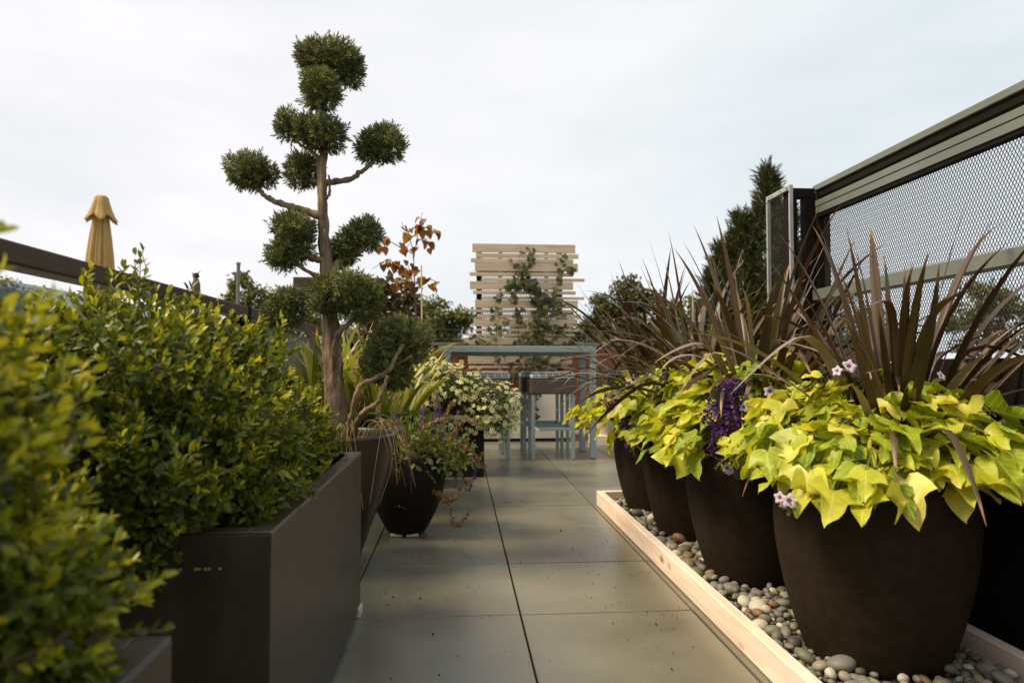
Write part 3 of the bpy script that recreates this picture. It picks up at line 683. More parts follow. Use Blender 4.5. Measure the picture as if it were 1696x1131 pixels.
def expanded(q, o, u, v, W_, H_, cw, ch, t, dep, m=0):
    """diamond mesh: zigzag strands over a W x H field, o origin, u along, v up"""
    o, u, v = map(lambda a: np.array(a, float), (o, u, v)); w = np.cross(u, v)
    nc = int(W_ / cw); nr = int(H_ / ch * 2)
    for c in range(nc + 1):
        for sgn in (1, -1):
            k = np.arange(nr + 1); off = np.where(k % 2 == 0, 0, sgn * cw / 2 * .94) + c * cw
            off = np.clip(off, 0, W_); P = o + off[:, None] * u + (k * ch / 2)[:, None] * v
            A = P + u * t / 2 + w * dep / 2; B = P - u * t / 2 + w * dep / 2; C_ = P - u * t / 2 - w * dep / 2; E_ = P + u * t / 2 - w * dep / 2
            V = np.stack([A, B, C_, E_], 1).reshape(-1, 3); i = np.arange(nr) * 4
            F = np.concatenate([np.stack([i + a, i + (a + 1) % 4, i + 4 + (a + 1) % 4, i + 4 + a], -1) for a in range(4)])
            q.v.append(V); q.f.append(F + q.n); q.m.append(np.full(len(F), m)); q.n += len(V)


sf = thing('mesh_screen', 'tall grey metal railing screen filled with dark expanded mesh, behind the right-hand pots', 'screen fence', (FXF, 2.3, 0))
Y0F = -.9
q = MB(); q.box(FXF - .0, FXF + .11, Y0F, FYE, 1.783, 1.815, .003); q.build('top_rail', M['darkrail'], sf)
q = MB(); q.box(FXF + .012, FXF + .09, Y0F, FYE - .002, 1.746, 1.782, .002); q.build('under_channel', M['darkmetal'], sf)
q = MB(); q.box(FXF - .012, FXF + .03, Y0F, FYE - .05, 1.691, 1.723, .002); q.box(FXF - .010, FXF + .03, Y0F, FYE - .05, 1.652, 1.6885, .002); q.build('middle_rail', M['darkrail'], sf)
q = MB(); q.box(FXF - .004, FXF + .03, Y0F, FYE - .05, 1.634, 1.6515, .001); q.build('trim_channel', M['darkmetal'], sf)
q = MB(); q.box(FXF - .035, FXF + .03, Y0F, FYE - .05, 1.19, 1.248, .003); q.build('lower_rail', M['darkrail'], sf)
q = MB(); expanded(q, (FXF + .04, Y0F, .9), (0, 1, 0), (0, 0, 1), FYE - Y0F, .85, .0156, .0268, .0018, .002); q.build('mesh_panel', M['mesh'], sf)
for y in (FYE, 1.2, -.85):
    q = MB(); q.box(FXF + .0, FXF + .075, y - .045, y + .03, .002, 1.775, .003); q.build('post', M['darkmetal'], sf)
# return panel and the narrow wing in an aluminium frame
xw, y0, y1 = 1.725, 3.425, 3.70
q = MB()
for a in ((xw, xw + .02, y0, y0 + .014, .3, 1.797), (xw, xw + .02, y1 - .014, y1, .3, 1.797), (xw, xw + .02, y0 + .0145, y1 - .0145, 1.772, 1.797), (xw, xw + .02, y0 + .0145, y1 - .0145, .3, .33)): q.box(*a, .0015)
wf = q.build('side_frame', M['alu'], sf)
q = MB()
for z in (.7, 1.0, 1.25, 1.5, 1.76):
    for yy in (y0 + .007, y1 - .007): q.tube([(xw - .002, yy, z), (xw + .004, yy, z)], .0045, 8)
for yy in (y0 + .03, y0 + .1, y0 + .2, y1 - .04): q.tube([(xw - .002, yy, 1.783), (xw + .004, yy, 1.783)], .0045, 8)
q.build('screw', M['screw'], wf)
q = MB(); expanded(q, (xw + .024, y0 + .01, .31), (0, 1, 0), (0, 0, 1), y1 - y0 - .02, 1.47, .027, .034, .0022, .002); q.build('side_mesh', M['mesh'], sf)
q = MB(); q.box(xw + .021, FXF - .001, FYE - .03, FYE + .02, 1.745, 1.797, .002); q.box(xw + .021, xw + .075, FYE - .03, FYE + .02, .01, 1.744, .002); q.box(xw + .0755, FXF - .001, FYE - .03, FYE + .02, .01, .07, .002); q.box(FXF - .06, FXF - .001, FYE - .03, FYE + .02, .0705, 1.744, .002)
q.build('return_frame', M['darkmetal'], sf)
q = MB(); expanded(q, (xw + .077, FYE, .08), (1, 0, 0), (0, 0, 1), FXF - xw - .14, 1.66, .0156, .0268, .0018, .002); q.build('return_mesh', M['mesh'], sf)
q = MB(); q.box(1.61, FXF - .045, Y0F - .6, 3.30, .003, .872, .004); q.build('low_wall', M['blackpot'], loc=(1.73, 1.2, 0), props=('low dark wall standing in front of the tall mesh screen on the right', 'wall'))

# ================================================================== BACK: fence, white planter, trellis
bf_ = thing('timber_fence', 'red-brown horizontal board fence with a dark cap at the back of the terrace', 'fence', (2.2, 8.7, 0))
q = MB()
for k in range(8):
    for (a, b) in ((-.96, 1.1), (1.104, 3.3), (3.304, 5.5)): q.box(a, b, 8.66, 8.68, .03 + k * .132, .03 + k * .132 + .125, .002)
q.build('board_panel', M['redwood'], bf_)
q = MB(); q.box(-.97, 5.52, 8.62, 8.74, 1.10, 1.135, .004); q.build('cap_rail', M['darkrail'], bf_)
q = MB(); q.box(-.96, 5.5, 8.682, 8.7, 1.06, 1.0995); q.build('back_rail', M['darkmetal'], bf_)
for x_ in (-.9, 1.1, 3.3, 5.42):
    q = MB(); q.box(x_ - .04, x_ + .04, 8.701, 8.78, .002, 1.098, .003); q.build('post', M['darkmetal'], bf_)

wp = thing('render_planter', 'long white rendered planter below the slatted trellis, behind the bar table', 'planter', (.7, 7.85, 0))
q = MB(); q.box(-.25, 1.255, 7.62, 8.1, .035, .545, .006); q.build('body', M['white'], wp)
q = MB(); q.box(-.23, 1.235, 7.64, 8.08, .002, .0345); q.build('shadow_plinth', M['joint'], wp)  # near-black recessed strip: shade under the planter put into the colour
q = MB(); q.box(-.2, 1.2, 7.66, 8.06, .5455, .552); q.build('soil', M['soil'], wp)

tr = thing('slat_trellis', 'pale cedar trellis of uneven horizontal slats carrying a climbing vine', 'trellis', (.75, 8.18, 0))
SL = [(73, 133, 57, 862), (142, 176, 85, 887), (181, 213, 47, 847), (220, 281, 77, 882), (289, 318, 37, 845), (333, 357, 130, 935), (364, 422, 38, 845), (431, 460, 62, 866), (476, 500, 130, 932), (508, 569, 78, 882),
      (576, 603, 33, 845), (613, 648, 95, 905), (654, 713, 70, 882), (724, 753, 95, 900), (762, 790, 28, 858), (797, 857, 0, 815), (866, 892, 60, 880), (900, 936, 92, 890), (943, 1006, 25, 838), (1012, 1040, 30, 808), (1050, 1085, 60, 850)]
YS = 8.14
for a, b, c, d in SL:
    p0 = at(770 + c / 4.714, 390 + (b - 4) / 4.714, YS); p1 = at(770 + d / 4.714, 390 + (a + (0 if b - a > 50 else 5)) / 4.714, YS)
    q = MB(); q.box(p0[0], p1[0], YS, YS + .022, p0[2], p1[2], .0025); q.build('slat', M['cedar'], tr)
zt_ = at(800, 407, YS)[2]
for a in (278, 638):
    x_ = at(770 + a / 4.714, 500, YS)[0]; q = MB(); q.box(x_ - .022, x_ + .022, YS + .0225, YS + .05, .556, zt_ - .01, .002); q.build('batten', M['cedarz'], tr)
xa = at(770 + 112 / 4.714, 500, YS)[0]; xb = at(770 + 746 / 4.714, 500, YS)[0]
for x_ in (xa, xb):
    q = MB(); q.box(x_ - .032, x_ + .032, YS + .0505, YS + .115, .003, zt_ - .05, .003); q.build('post', M['darkmetal'], tr)
q = MB(); expanded(q, (xa, YS + .056, .6), (1, 0, 0), (0, 0, 1), xb - xa, zt_ - .95, .03, .05, .006, .004); q.build('mesh_panel', M['mesh'], tr)
q = MB(); q.box(xa - .03, xb + .03, YS + .052, YS + .1, zt_ - .34, zt_ - .27, .002); q.build('cross_rail', M['darkmetal'], tr)

# ================================================================== BAR TABLE AND STOOLS
tb = thing('bar_table', 'long blue-grey painted bar table in front of the trellis', 'table', (.54, 6.45, 0))
q = MB(); q.box(-.185, 1.255, 6.15, 6.76, .968, 1.024, .005); q.build('tabletop', M['blue'], tb)
for x_, y_ in ((-.13, 6.16), (1.195, 6.16), (-.13, 6.69), (1.195, 6.69)):
    q = MB(); q.box(x_, x_ + .055, y_, y_ + .055, .006, .9675, .003); q.build('leg', M['blue'], tb)
    q = MB(); q.box(x_ + .006, x_ + .049, y_ + .006, y_ + .049, .001, .0058); q.build('foot', M['joint'], tb)
q = MB(); q.box(-.0745, 1.1945, 6.3, 6.33, .945, .9675, .002); q.box(-.0745, 1.1945, 6.6, 6.63, .945, .9675, .002); q.build('cross_bar', M['blue'], tb)


def stool(x, y, label):
    w, d = .415, .37
    t = thing('bar_stool', label, 'bar stool', (x + w / 2, y + d / 2, 0), 'wicker bar stools with plaid cushions at the bar table')
    for lx, ly in ((x + .012, y + .012), (x + w - .042, y + .012), (x + .012, y + d - .042), (x + w - .042, y + d - .042)):
        q = MB(); q.box(lx, lx + .03, ly, ly + .03, .004, .589, .003); q.build('leg', M['blue'], t)
    q = MB()
    q.box(x + .0425, x + w - .0425, y + .018, y + .036, .262, .29, .002); q.box(x + .0425, x + w - .0425, y + d - .036, y + d - .018, .262, .29, .002)
    q.box(x + .018, x + .036, y + .0425, y + d - .0425, .262, .29, .002); q.box(x + w - .036, x + w - .018, y + .0425, y + d - .0425, .262, .29, .002)
    q.build('footrest', M['blue'], t)
    q = MB(); q.box(x, x + w, y, y + d, .59, .725, .012); q.build('wicker_seat', M['wicker'], t)
    c = MB(); c.box(x + .002, x + w - .002, y + .002, y + d - .002, .7255, .785, .022); cu = c.build('cushion', M['cushion'], t, smooth='auto')
    q = MB()
    for z in (.731, .7795): q.tube([(x + .006, y + .006, z), (x + w - .006, y + .006, z), (x + w - .006, y + d - .006, z), (x + .006, y + d - .006, z), (x + .006, y + .006, z)], .004, 6)
    q.build('piping', M['cushion_dark'], cu)
    q = MB(); q.strip(np.array([(x + w - .01, y + .02, .775), (x + w + .012, y + .012, .76), (x + w + .016, y + .006, .73), (x + w + .012, y + .0, .695)]), np.array([0, 1., 0]), np.array([1., 0, 0]), np.array([.008, .012, .012, .01]), 0)
    q.build('tie', M['cushion'], cu)


stool(.643, 6.105, 'front wicker bar stool nearest the right end of the blue-grey table')
stool(.61, 6.56, 'rear wicker bar stool, behind the front right one across the table')
stool(.055, 6.105, 'front wicker bar stool half hidden behind the small yellow flowers')
stool(.03, 6.56, 'rear wicker bar stool, behind the yellow flowers and the front left one')

# ================================================================== LEFT BACKGROUND
um = np.array(at(166, 440, 8.2)); zt = at(166, 324, 8.2)[2]
ub = thing('closed_parasol', 'closed mustard yellow parasol standing beyond the left railing', 'parasol', (um[0], 8.2, .25))
um[2] = 0
cap = [(1e-3, zt), (.05, zt - .004), (.075, zt - .03), (.088, zt - .09), (.112, zt - .17), (.138, zt - .24), (.158, zt - .275), (.154, zt - .278), (.11, zt - .2)]
q = MB(); q.lathe(cap, 64, (um[0], 8.2, 0), fn=lambda r, z, a, k: (r * (1 + .2 * k * np.cos(6 * a + .6) + .07 * k * np.cos(13 * a)), z - .05 * k * k * np.cos(6 * a + .6))); q.build('cap', M['canvas'], ub, smooth=True)
bod = [(.07, zt - .2), (.082, zt - .32), (.105, zt - .5), (.125, zt - .7), (.138, zt - .9), (.14, zt - 1.1), (.12, zt - 1.35), (.09, zt - 1.6), (.07, zt - 1.62)]
q = MB(); q.lathe(bod, 96, (um[0], 8.2, 0), fn=lambda r, z, a, k: (r * (.98 + .22 * (np.abs(np.cos(5 * a + .5 * k)) ** .6 - .6) + .09 * np.cos(17 * a + 1.5 * k)), z)); q.build('canopy', M['canvas'], ub, smooth=True)
q = MB(); q.tube([(um[0], 8.2, .3), (um[0], 8.2, zt + .0)], .022, 12); q.build('pole', M['brown'], ub)
q = MB(); q.lathe([(1e-3, .315), (.045, .31), (.06, .3), (.28, .285), (.3, .27), (.3, .251)], 32, (um[0], 8.2, 0)); q.build('base', M['darkmetal'], ub, smooth='auto')

p = at(395, 435, 7.4); q = MB(); q.tube([(p[0], 7.4, .251), (p[0], 7.4, p[2] - .02)], .019, 12); q.tube([(p[0], 7.4, p[2] - .022), (p[0], 7.4, p[2])], .023, 12)
q.build('slim_post', M['greypost'], loc=(p[0], 7.4, .25), props=('slim grey metal post with a small cap rising beyond the railing', 'post'))
p = at(325, 452, 7.6); ln = thing('post_lantern', 'small dark lantern-topped post showing above the boxwood and the railing', 'garden lamp', (p[0], 7.6, .25))
q = MB(); q.tube([(p[0], 7.6, .251), (p[0], 7.6, p[2] - .27)], .02, 10); q.build('post', M['brown'], ln)
q = MB(); q.lathe([(1e-3, p[2] - .27), (.04, p[2] - .268), (.05, p[2] - .22), (.045, p[2] - .12), (.03, p[2] - .075), (.02, p[2] - .06), (1e-3, p[2] - .058)], 8, (p[0], 7.6, 0)); q.build('body', M['twig'], ln)
q = MB(); q.lathe([(1e-3, p[2] - .056), (.03, p[2] - .054), (.034, p[2] - .03), (.022, p[2] - .002), (1e-3, p[2])], 8, (p[0], 7.6, 0)); q.build('finial', M['darkmetal'], ln)
# flat dark hood on a post behind the tree
p0 = at(485, 474, 5.6); p1 = at(635, 460, 5.6); hx = (p0[0] + p1[0]) / 2 - .08
hd = thing('patio_heater', 'flat dark rectangular hood on a post, behind the cloud-pruned tree', 'patio heater', (hx, 5.8, 0))
q = MB(); q.box(p0[0], p1[0], 5.6, 6.0, p0[2], p1[2], .006); q.build('hood', M['brown'], hd)
q = MB(); q.box(hx - .03, hx + .03, 5.77, 5.83, .02, p0[2] - .0005, .003); q.build('post', M['darkmetal'], hd)
q = MB(); q.box(hx - .2, hx + .2, 5.62, 5.98, .001, .0198, .004); q.build('base', M['darkmetal'], hd)

hs = thing('white_house', 'white house with dark-framed windows seen through the railing on the left', 'house', (-17, 22, -4))
q = MB(); q.box(-22, -14.5, 19, 25, -3.99, 2.2); q.build('wall', M['housewall'], hs)
q = MB(); q.add([(-22.3, 18.7, 2.21), (-14.2, 18.7, 2.21), (-14.2, 25.3, 2.21), (-22.3, 25.3, 2.21), (-21, 22, 3.3), (-15.6, 22, 3.3)], [(0, 1, 5, 4), (2, 3, 4, 5), (1, 2, 5), (3, 0, 4), (3, 2, 1, 0)]); q.build('roof', M['roof'], hs)
for x_ in (-20.8, -18.6, -16.4):
    q = MB(); q.box(x_, x_ + 1.1, 18.93, 18.99, .4, 1.7, .01); w_ = q.build('window', M['housewall'], hs)
    q = MB(); q.box(x_ + .08, x_ + 1.02, 18.9, 18.929, .48, 1.62); q.build('pane', M['pane'], w_)

# ================================================================== PLANTS
UP = np.array([0, 0, 1.0])
LEAFV, LEAFF = tleaf(.5, .14, .12); LEAFN, LEAFNF = tneedle(.2)


def ellip_shell(r, ells, n, jit, seed, amp=.1):
    """points on the outer skin of a union of ellipsoids (c, radii), with outward normals"""
    w = np.array([(e[1][0] * e[1][1] + e[1][1] * e[1][2] + e[1][0] * e[1][2]) for e in ells]); P, Nn = [], []
    for k, (c, rd) in enumerate(ells):
        m = int(n * w[k] / w.sum()); u = spherepts(r, m); c = np.array(c); rd = np.array(rd)
        rr = 1 + lump(u, seed + k, amp, 4.0) + r.normal(0, jit, m)
        p = c + u * rd * rr[:, None]; nn = nrm(u / rd); keep = np.ones(m, bool)
        for j, (c2, r2) in enumerate(ells):
            if j != k: keep &= (((p - np.array(c2)) / (np.array(r2) * .86)) ** 2).sum(-1) > 1
        P.append(p[keep]); Nn.append(nn[keep])
    return np.concatenate(P), np.concatenate(Nn)


def boxwood(label, base, ells, n, seed, size=.021, newp=.3, strays=()):
    t = thing('boxwood_bush', label, 'bush', base, 'boxwood bushes in the trough planters'); r = rng(seed)
    q = MB(); st = MB()
    P, Nn = ellip_shell(r, ells, n, .08, seed, .24)
    d = nrm(Nn + UP * .55 + r.normal(0, .35, P.shape)); L = r.uniform(.035, .085, len(P))
    for p_, d_, l_ in strays:
        P = np.concatenate([P, [p_]]); d = np.concatenate([d, [d_]]); L = np.append(L, l_)
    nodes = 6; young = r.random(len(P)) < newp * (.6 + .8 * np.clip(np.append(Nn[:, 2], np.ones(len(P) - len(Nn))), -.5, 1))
    for k in range(nodes + 1):
        f = k / nodes
        pos = P + d * (L * (f - .55))[:, None] + r.normal(0, .003, P.shape)
        m = len(P); a = r.uniform(0, PI, m) + (k % 2) * PI / 2
        ref = np.cross(d, UP + r.normal(0, .1, d.shape)); ref = nrm(ref); ref2 = np.cross(d, ref)
        for s in (0, PI):
            out = np.cos(a + s)[:, None] * ref + np.sin(a + s)[:, None] * ref2
            tip = nrm(out * (1.15 - .75 * f) + d * (.45 + .8 * f)); nor = nrm(d * 1.0 - out * .5 + r.normal(0, .25, d.shape))
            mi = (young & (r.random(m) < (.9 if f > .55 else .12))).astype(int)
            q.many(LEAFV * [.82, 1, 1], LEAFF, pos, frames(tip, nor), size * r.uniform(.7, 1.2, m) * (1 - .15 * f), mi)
    # older leaves deeper inside
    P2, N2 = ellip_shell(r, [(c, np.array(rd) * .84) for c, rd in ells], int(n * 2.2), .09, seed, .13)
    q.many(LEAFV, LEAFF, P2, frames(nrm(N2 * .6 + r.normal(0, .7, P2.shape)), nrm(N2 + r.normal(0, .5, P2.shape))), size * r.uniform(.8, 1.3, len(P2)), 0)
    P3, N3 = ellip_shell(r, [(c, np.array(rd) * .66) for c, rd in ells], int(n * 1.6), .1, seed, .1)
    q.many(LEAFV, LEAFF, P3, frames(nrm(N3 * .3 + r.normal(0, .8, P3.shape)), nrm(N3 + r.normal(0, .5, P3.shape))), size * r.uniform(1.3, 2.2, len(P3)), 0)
    q.build('foliage', [M['box_old'], M['box_new']], t, smooth=True)
    b = np.array(base)
    for i in r.choice(len(P), min(len(P), 260), replace=False):
        e = P[i] + d[i] * L[i] * .4; mid = b * .45 + e * .55 + r.normal(0, .03, 3); st.tube([b + r.normal(0, .04, 3) * [1, 1, 0], mid, e], [.004, .0028, .0012], 4, cap=False)
    for p_, d_, l_ in strays: st.tube([np.array(p_) - np.array(d_) * l_ * .9, np.array(p_) + np.array(d_) * l_ * .4], [.0016, .001], 4)
    st.build('stem', M['twig'], t)
    return t


E3 = lambda x, y, z, a, b, c: ((x, y, z), (a, b, c))
boxwood('large dark boxwood bush filling the near end of the long charcoal trough planter', (-.66, 1.58, .5), [E3(-.70, 1.54, .71, .29, .29, .28), E3(-.66, 1.38, .62, .25, .19, .18), E3(-.75, 1.70, .71, .23, .22, .22), E3(-.57, 1.68, .66, .16, .2, .2)], 3000, 21, .0255, .3,
        [(at(232, 448, 1.62), (.03, 0, 1), .10), (at(226, 456, 1.62), (-.15, 0, 1), .09), (at(238, 462, 1.61), (.2, -.1, 1), .08), (at(185, 480, 1.6), (-.2, 0, 1), .08)])
boxwood('smaller brighter boxwood bush at the far end of the long trough planter', (-.6, 2.12, .5), [E3(-.64, 2.07, .65, .22, .27, .20), E3(-.54, 2.22, .59, .13, .15, .13), E3(-.72, 1.98, .68, .18, .2, .18)], 1900, 31, .0235, .5)
boxwood('blurred boxwood bush in the nearest trough planter, at the left edge of the photo', (-.6, .55, .5), [E3(-.62, .60, .75, .225, .2, .21), E3(-.60, .48, .64, .2, .26, .18), E3(-.55, .70, .62, .19, .13, .13)], 2000, 41, .0215, .95,
        [(at(215, 985, .74), (.55, .1, .35), .09), (at(130, 660, .72), (.2, 0, .9), .06), (at(200, 1000, .76), (.6, 0, .1), .08)])

# ------------------------------------------------------------------ cloud-pruned tree
ct = thing('cloud_pruned_tree', 'tall cloud-pruned conifer with round foliage pads on bare limbs, in the tapered pot', 'tree', (TPX, TPY, .53))
YT = 2.96
TP = lambda pts, dy=0.0: np.array([at(a, b, YT + (c if len(q_) > 2 else 0) + dy) for q_ in pts for a, b, c in [tuple(q_) + (0,) * (3 - len(q_))]])


def smooth(P, n=6, jit=0, r=None):
    P = np.asarray(P, float); k = len(P); u = np.linspace(0, k - 1, (k - 1) * n + 1); i = np.clip(u.astype(int), 0, k - 2); s = (u - i)[:, None]
    m = np.gradient(P, axis=0)
    Q = (2 * s**3 - 3 * s**2 + 1) * P[i] + (s**3 - 2 * s**2 + s) * m[i] + (-2 * s**3 + 3 * s**2) * P[i + 1] + (s**3 - s**2) * m[i + 1]
    if jit: Q[1:-1] += r.normal(0, jit, Q[1:-1].shape)
    return Q


rt = rng(77)
tk = smooth(TP([(560, 745), (556, 705), (553, 645), (549, 585), (547, 530), (543, 470), (537, 400), (534, 340), (533, 290), (537, 245), (536, 200), (538, 150), (540, 110)]), 7, .0012, rt)
rad = np.interp(np.linspace(0, 1, len(tk)), [0, .06, .18, .3, .42, .55, .68, .78, .9, 1], [.058, .047, .040, .036, .028, .021, .018, .016, .010, .006])
rad = rad * (1 + .09 * np.sin(np.arange(len(tk)) * 1.7) * rt.uniform(.2, 1, len(tk)))
q = MB(); q.tube(tk, rad, 18)
V = q.v[0]; ang = np.arctan2(V[:, 1] - np.repeat(tk[:, 1], 18), V[:, 0] - np.repeat(tk[:, 0], 18))
cen = np.repeat(tk, 18, 0); q.v[0] = cen + (V - cen) * (1 + .11 * np.sin(5 * ang + V[:, 2] * 9) + .08 * np.sin(9 * ang - V[:, 2] * 14))[:, None]
for k in range(7):      # low root flares
    a = k * .9; q.tube(smooth([(TPX - .03 + .03 * math.cos(a), TPY + .03 * math.sin(a), .62), (TPX - .03 + .075 * math.cos(a), TPY + .075 * math.sin(a), .555), (TPX - .03 + .14 * math.cos(a), TPY + .14 * math.sin(a), .515)], 4), np.linspace(.026, .012, 9), 8)
q.build('trunk', M['bark'], ct, smooth=True)
BR = [([(531, 358), (505, 350), (480, 342), (455, 334), (436, 322), (418, 300)], .019, .008, 0), ([(534, 304), (556, 302), (580, 297), (602, 282), (625, 262)], .016, .008, .02), ([(540, 432), (520, 428), (503, 418), (485, 398), (478, 380)], .018, .007, -.06),
      ([(545, 452), (560, 436), (582, 424), (602, 412), (618, 392)], .019, .007, .06), ([(553, 602), (556, 570), (563, 548), (580, 534), (598, 515)], .015, .008, -.10), ([(548, 630), (528, 585), (512, 552), (492, 530), (478, 515)], .012, .007, .05),
      ([(574, 722), (582, 690), (590, 655), (600, 637), (622, 627), (645, 612), (655, 592), (668, 570)], .014, .008, -.08), ([(640, 612), (660, 602), (682, 590)], .009, .004, -.08), ([(585, 722), (592, 697), (606, 680), (624, 667), (634, 648), (642, 622)], .0125, .008, -.14),
      ([(533, 268), (512, 248), (495, 238), (478, 218)], .010, .004, -.02), ([(534, 300), (520, 300), (505, 292)], .010, .006, .08), ([(538, 330), (546, 320), (544, 290)], .008, .004, -.03), ([(541, 440), (536, 420), (538, 380)], .006, .004, -.05), ([(540, 460), (520, 455), (495, 440), (478, 432)], .010, .006, -.05)]
for pts_, r0, r1, dy in BR:
    c = smooth(TP([(a, b, dy * min(1, i / 2)) for i, (a, b) in enumerate(pts_)]), 6, .0018, rt)
    q = MB(); q.tube(c, np.linspace(r0, r1, len(c)) * (1 + .12 * np.sin(np.arange(len(c)) * 1.3)), 10); q.build('branch', M['branch'], ct, smooth=True)
# pads: centre px, radii px, depth offset; foliage sprigs on the skin of each
SP_V, SP_F = [], []
for k in range(11):
    a = k * 2.4; e = 1.25 - k * .115
    tip = np.array([math.cos(a) * math.sin(e), math.sin(a) * math.sin(e), math.cos(e)]); Rm = frames(tip[None], np.array([[0, 0, 1.0]]))[0]
    v = LEAFN @ Rm.T * (.55 if k < 10 else .5) + np.array([0, 0, .06 * k]); SP_F += [tuple(len(SP_V) * 4 + i for i in f) for f in LEAFNF]; SP_V.append(v)
SP_V = np.concatenate(SP_V)
S0 = FPX / YT
PADS = [([(548, 101, 56, 41, 50), (580, 112, 27, 40, 30), (518, 96, 33, 32, 34)], .05), ([(533, 152, 40, 36, 38), (530, 140, 34, 30, 34)], -.06), ([(477, 208, 24, 30, 25), (492, 212, 20, 20, 22)], .0), ([(537, 222, 45, 36, 42), (514, 212, 28, 26, 30)], -.05), ([(633, 238, 43, 38, 42), (612, 248, 24, 24, 26)], .03),
        ([(410, 282, 41, 36, 40), (438, 290, 25, 24, 28)], 0), ([(503, 283, 34, 37, 34)], .10), ([(486, 378, 42, 33, 40), (468, 425, 30, 28, 32), (486, 410, 36, 36, 36)], -.04), ([(604, 388, 35, 32, 36), (572, 412, 28, 32, 32), (560, 430, 20, 22, 24)], .08), ([(570, 484, 62, 40, 55), (600, 500, 42, 38, 42), (540, 490, 32, 36, 40)], -.10),
        ([(478, 508, 40, 36, 40), (455, 520, 20, 24, 26)], .06), ([(668, 565, 57, 51, 55), (640, 600, 44, 44, 44)], .04), ([(626, 605, 36, 34, 38), (655, 625, 36, 24, 36)], .12)]
for k, (es, dy) in enumerate(PADS):
    ells = []
    for (a, b, rx, ry, rz) in es:
        s = (YT + dy) / FPX; ells.append((at(a, b, YT + dy), (rx * s * .75, rz * s * .75, ry * s * .75)))
    r = rng(200 + k); q = MB(); area = sum(e[1][0] * e[1][2] for e in ells)
    P, Nn = ellip_shell(r, ells, int(area * 4 * PI / .00017), .11, 300 + k, .2)
    d = nrm(Nn + UP * .35 + r.normal(0, .5, P.shape)); sc = r.uniform(.020, .043, len(P))
    light = (r.random(len(P)) < (.5 if k >= 11 else .18) + .4 * np.clip(Nn[:, 2], 0, 1)).astype(int)  # lit tone painted into needles on pad tops and lower right pads
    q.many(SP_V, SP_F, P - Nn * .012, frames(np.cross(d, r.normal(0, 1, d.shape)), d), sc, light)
    P2, N2 = ellip_shell(r, [(c, np.array(rd) * .82) for c, rd in ells], int(area * 4 * PI / .0003), .05, 300 + k, .16)
    q.many(SP_V, SP_F, P2, frames(r.normal(0, 1, P2.shape), nrm(N2 + r.normal(0, .4, N2.shape))), r.uniform(.025, .04, len(P2)), 0)
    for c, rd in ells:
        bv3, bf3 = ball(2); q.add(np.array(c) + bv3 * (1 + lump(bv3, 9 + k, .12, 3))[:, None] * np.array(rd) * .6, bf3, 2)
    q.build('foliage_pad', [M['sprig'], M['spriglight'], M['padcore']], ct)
# dry grass and roots hanging over that pot's rim
dg = MB(); r = rng(91)
for k in range(22):
    a = r.uniform(-1.9, .25); a2 = a + r.normal(0, .22); L = r.uniform(.02, .26); pr = lambda rr, z, q: (TPX + rr * math.cos(q), TPY + rr * math.sin(q), z)
    C = smooth([pr(.17, .53, a), pr(.24, .585 + r.uniform(0, .05), a), pr(.30, .59 + r.uniform(0, .03), a * .5 + a2 * .5), pr(.322 + r.uniform(0, .03), .56 - L * .35, a2), pr(.325 + r.uniform(-.01, .05), .55 - L, a2 + r.normal(0, .1))], 4)
    dg.tube(C, np.linspace(.0017, .0007, len(C)), 4, cap=False)
dg.build('dry_grass', M['drystem'], loc=(TPX, TPY, .53), props=('dry straw-coloured grass trailing over the rim of the tapered tree pot', 'grass', None, 'stuff'))


# ------------------------------------------------------------------ strap-leaved plants
def strap(q, b, az, L, w, th0, bend, r, kink=0, m=0, twist=.5, n=16, fold=.3, pw=1.9):
    t = np.linspace(0, 1, n); th = th0 + bend * t ** pw
    if kink: th = th + kink * (1 / (1 + np.exp(-(t - r.uniform(.5, .72)) * 26)))
    ds = L / (n - 1); o = np.array([math.cos(az), math.sin(az), 0]); sd0 = np.array([-math.sin(az), math.cos(az), 0])
    C = np.array(b) + np.cumsum(np.concatenate([[np.zeros(3)], (np.sin(th)[1:, None] * o + np.cos(th)[1:, None] * UP) * ds]), 0)
    wob = r.normal(0, .02) * L; C = C + sd0 * (np.sin(t * 3 + r.uniform(0, 6)) * wob * t)[:, None]
    tang = nrm(np.gradient(C, axis=0)); nor = nrm(np.cross(tang, sd0)); tw = r.normal(0, twist) * t
    sd = sd0 * np.cos(tw)[:, None] + nor * np.sin(tw)[:, None]; nr = np.cross(sd, tang)
    ww = w * .5 * np.clip(np.interp(t, [0, .12, .45, .75, .92, 1], [.62, .72, 1, .78, .32, .03]), .02, 1)
    q.strip(C, sd, nr * np.linspace(1.3, .7, n)[:, None], ww, fold, m)


def flax(label, cx, cy, z, n, Lr, seed, wid=.034, extra=()):
    t = thing('flax_plant', label, 'plant', (cx, cy, z), 'bronze flax plants in the egg-shaped pots'); r = rng(seed); q = MB()
    for k in range(n):
        az = r.uniform(0, 2 * PI); u = r.random(); rr = .03 + .07 * u
        L = r.uniform(*Lr) * (1 - .18 * u)
        kink = 0 if r.random() > .26 else r.uniform(.7, 1.5)
        th0 = .06 + .95 * u * r.uniform(.4, 1.25); bend = (r.uniform(.15, 1.25) if r.random() < .72 else r.uniform(1.0, 1.9)) * (1 if math.sin(az) > -.3 else .7)
        strap(q, (cx + rr * math.cos(az), cy + rr * math.sin(az), z), az + r.normal(0, .25), L, wid * r.uniform(.7, 1.25), th0, bend, r, kink, int(r.random() < .16))
    for a in extra: strap(q, (cx + a[0] * math.cos(a[1]), cy + a[0] * math.sin(a[1]), z), a[1], a[2], a[3], a[4], a[5], r, a[6], a[7], .25)
    q.build('strap_leaves', [M['phorm'], M['phormpale']], t, smooth=True)
    return t


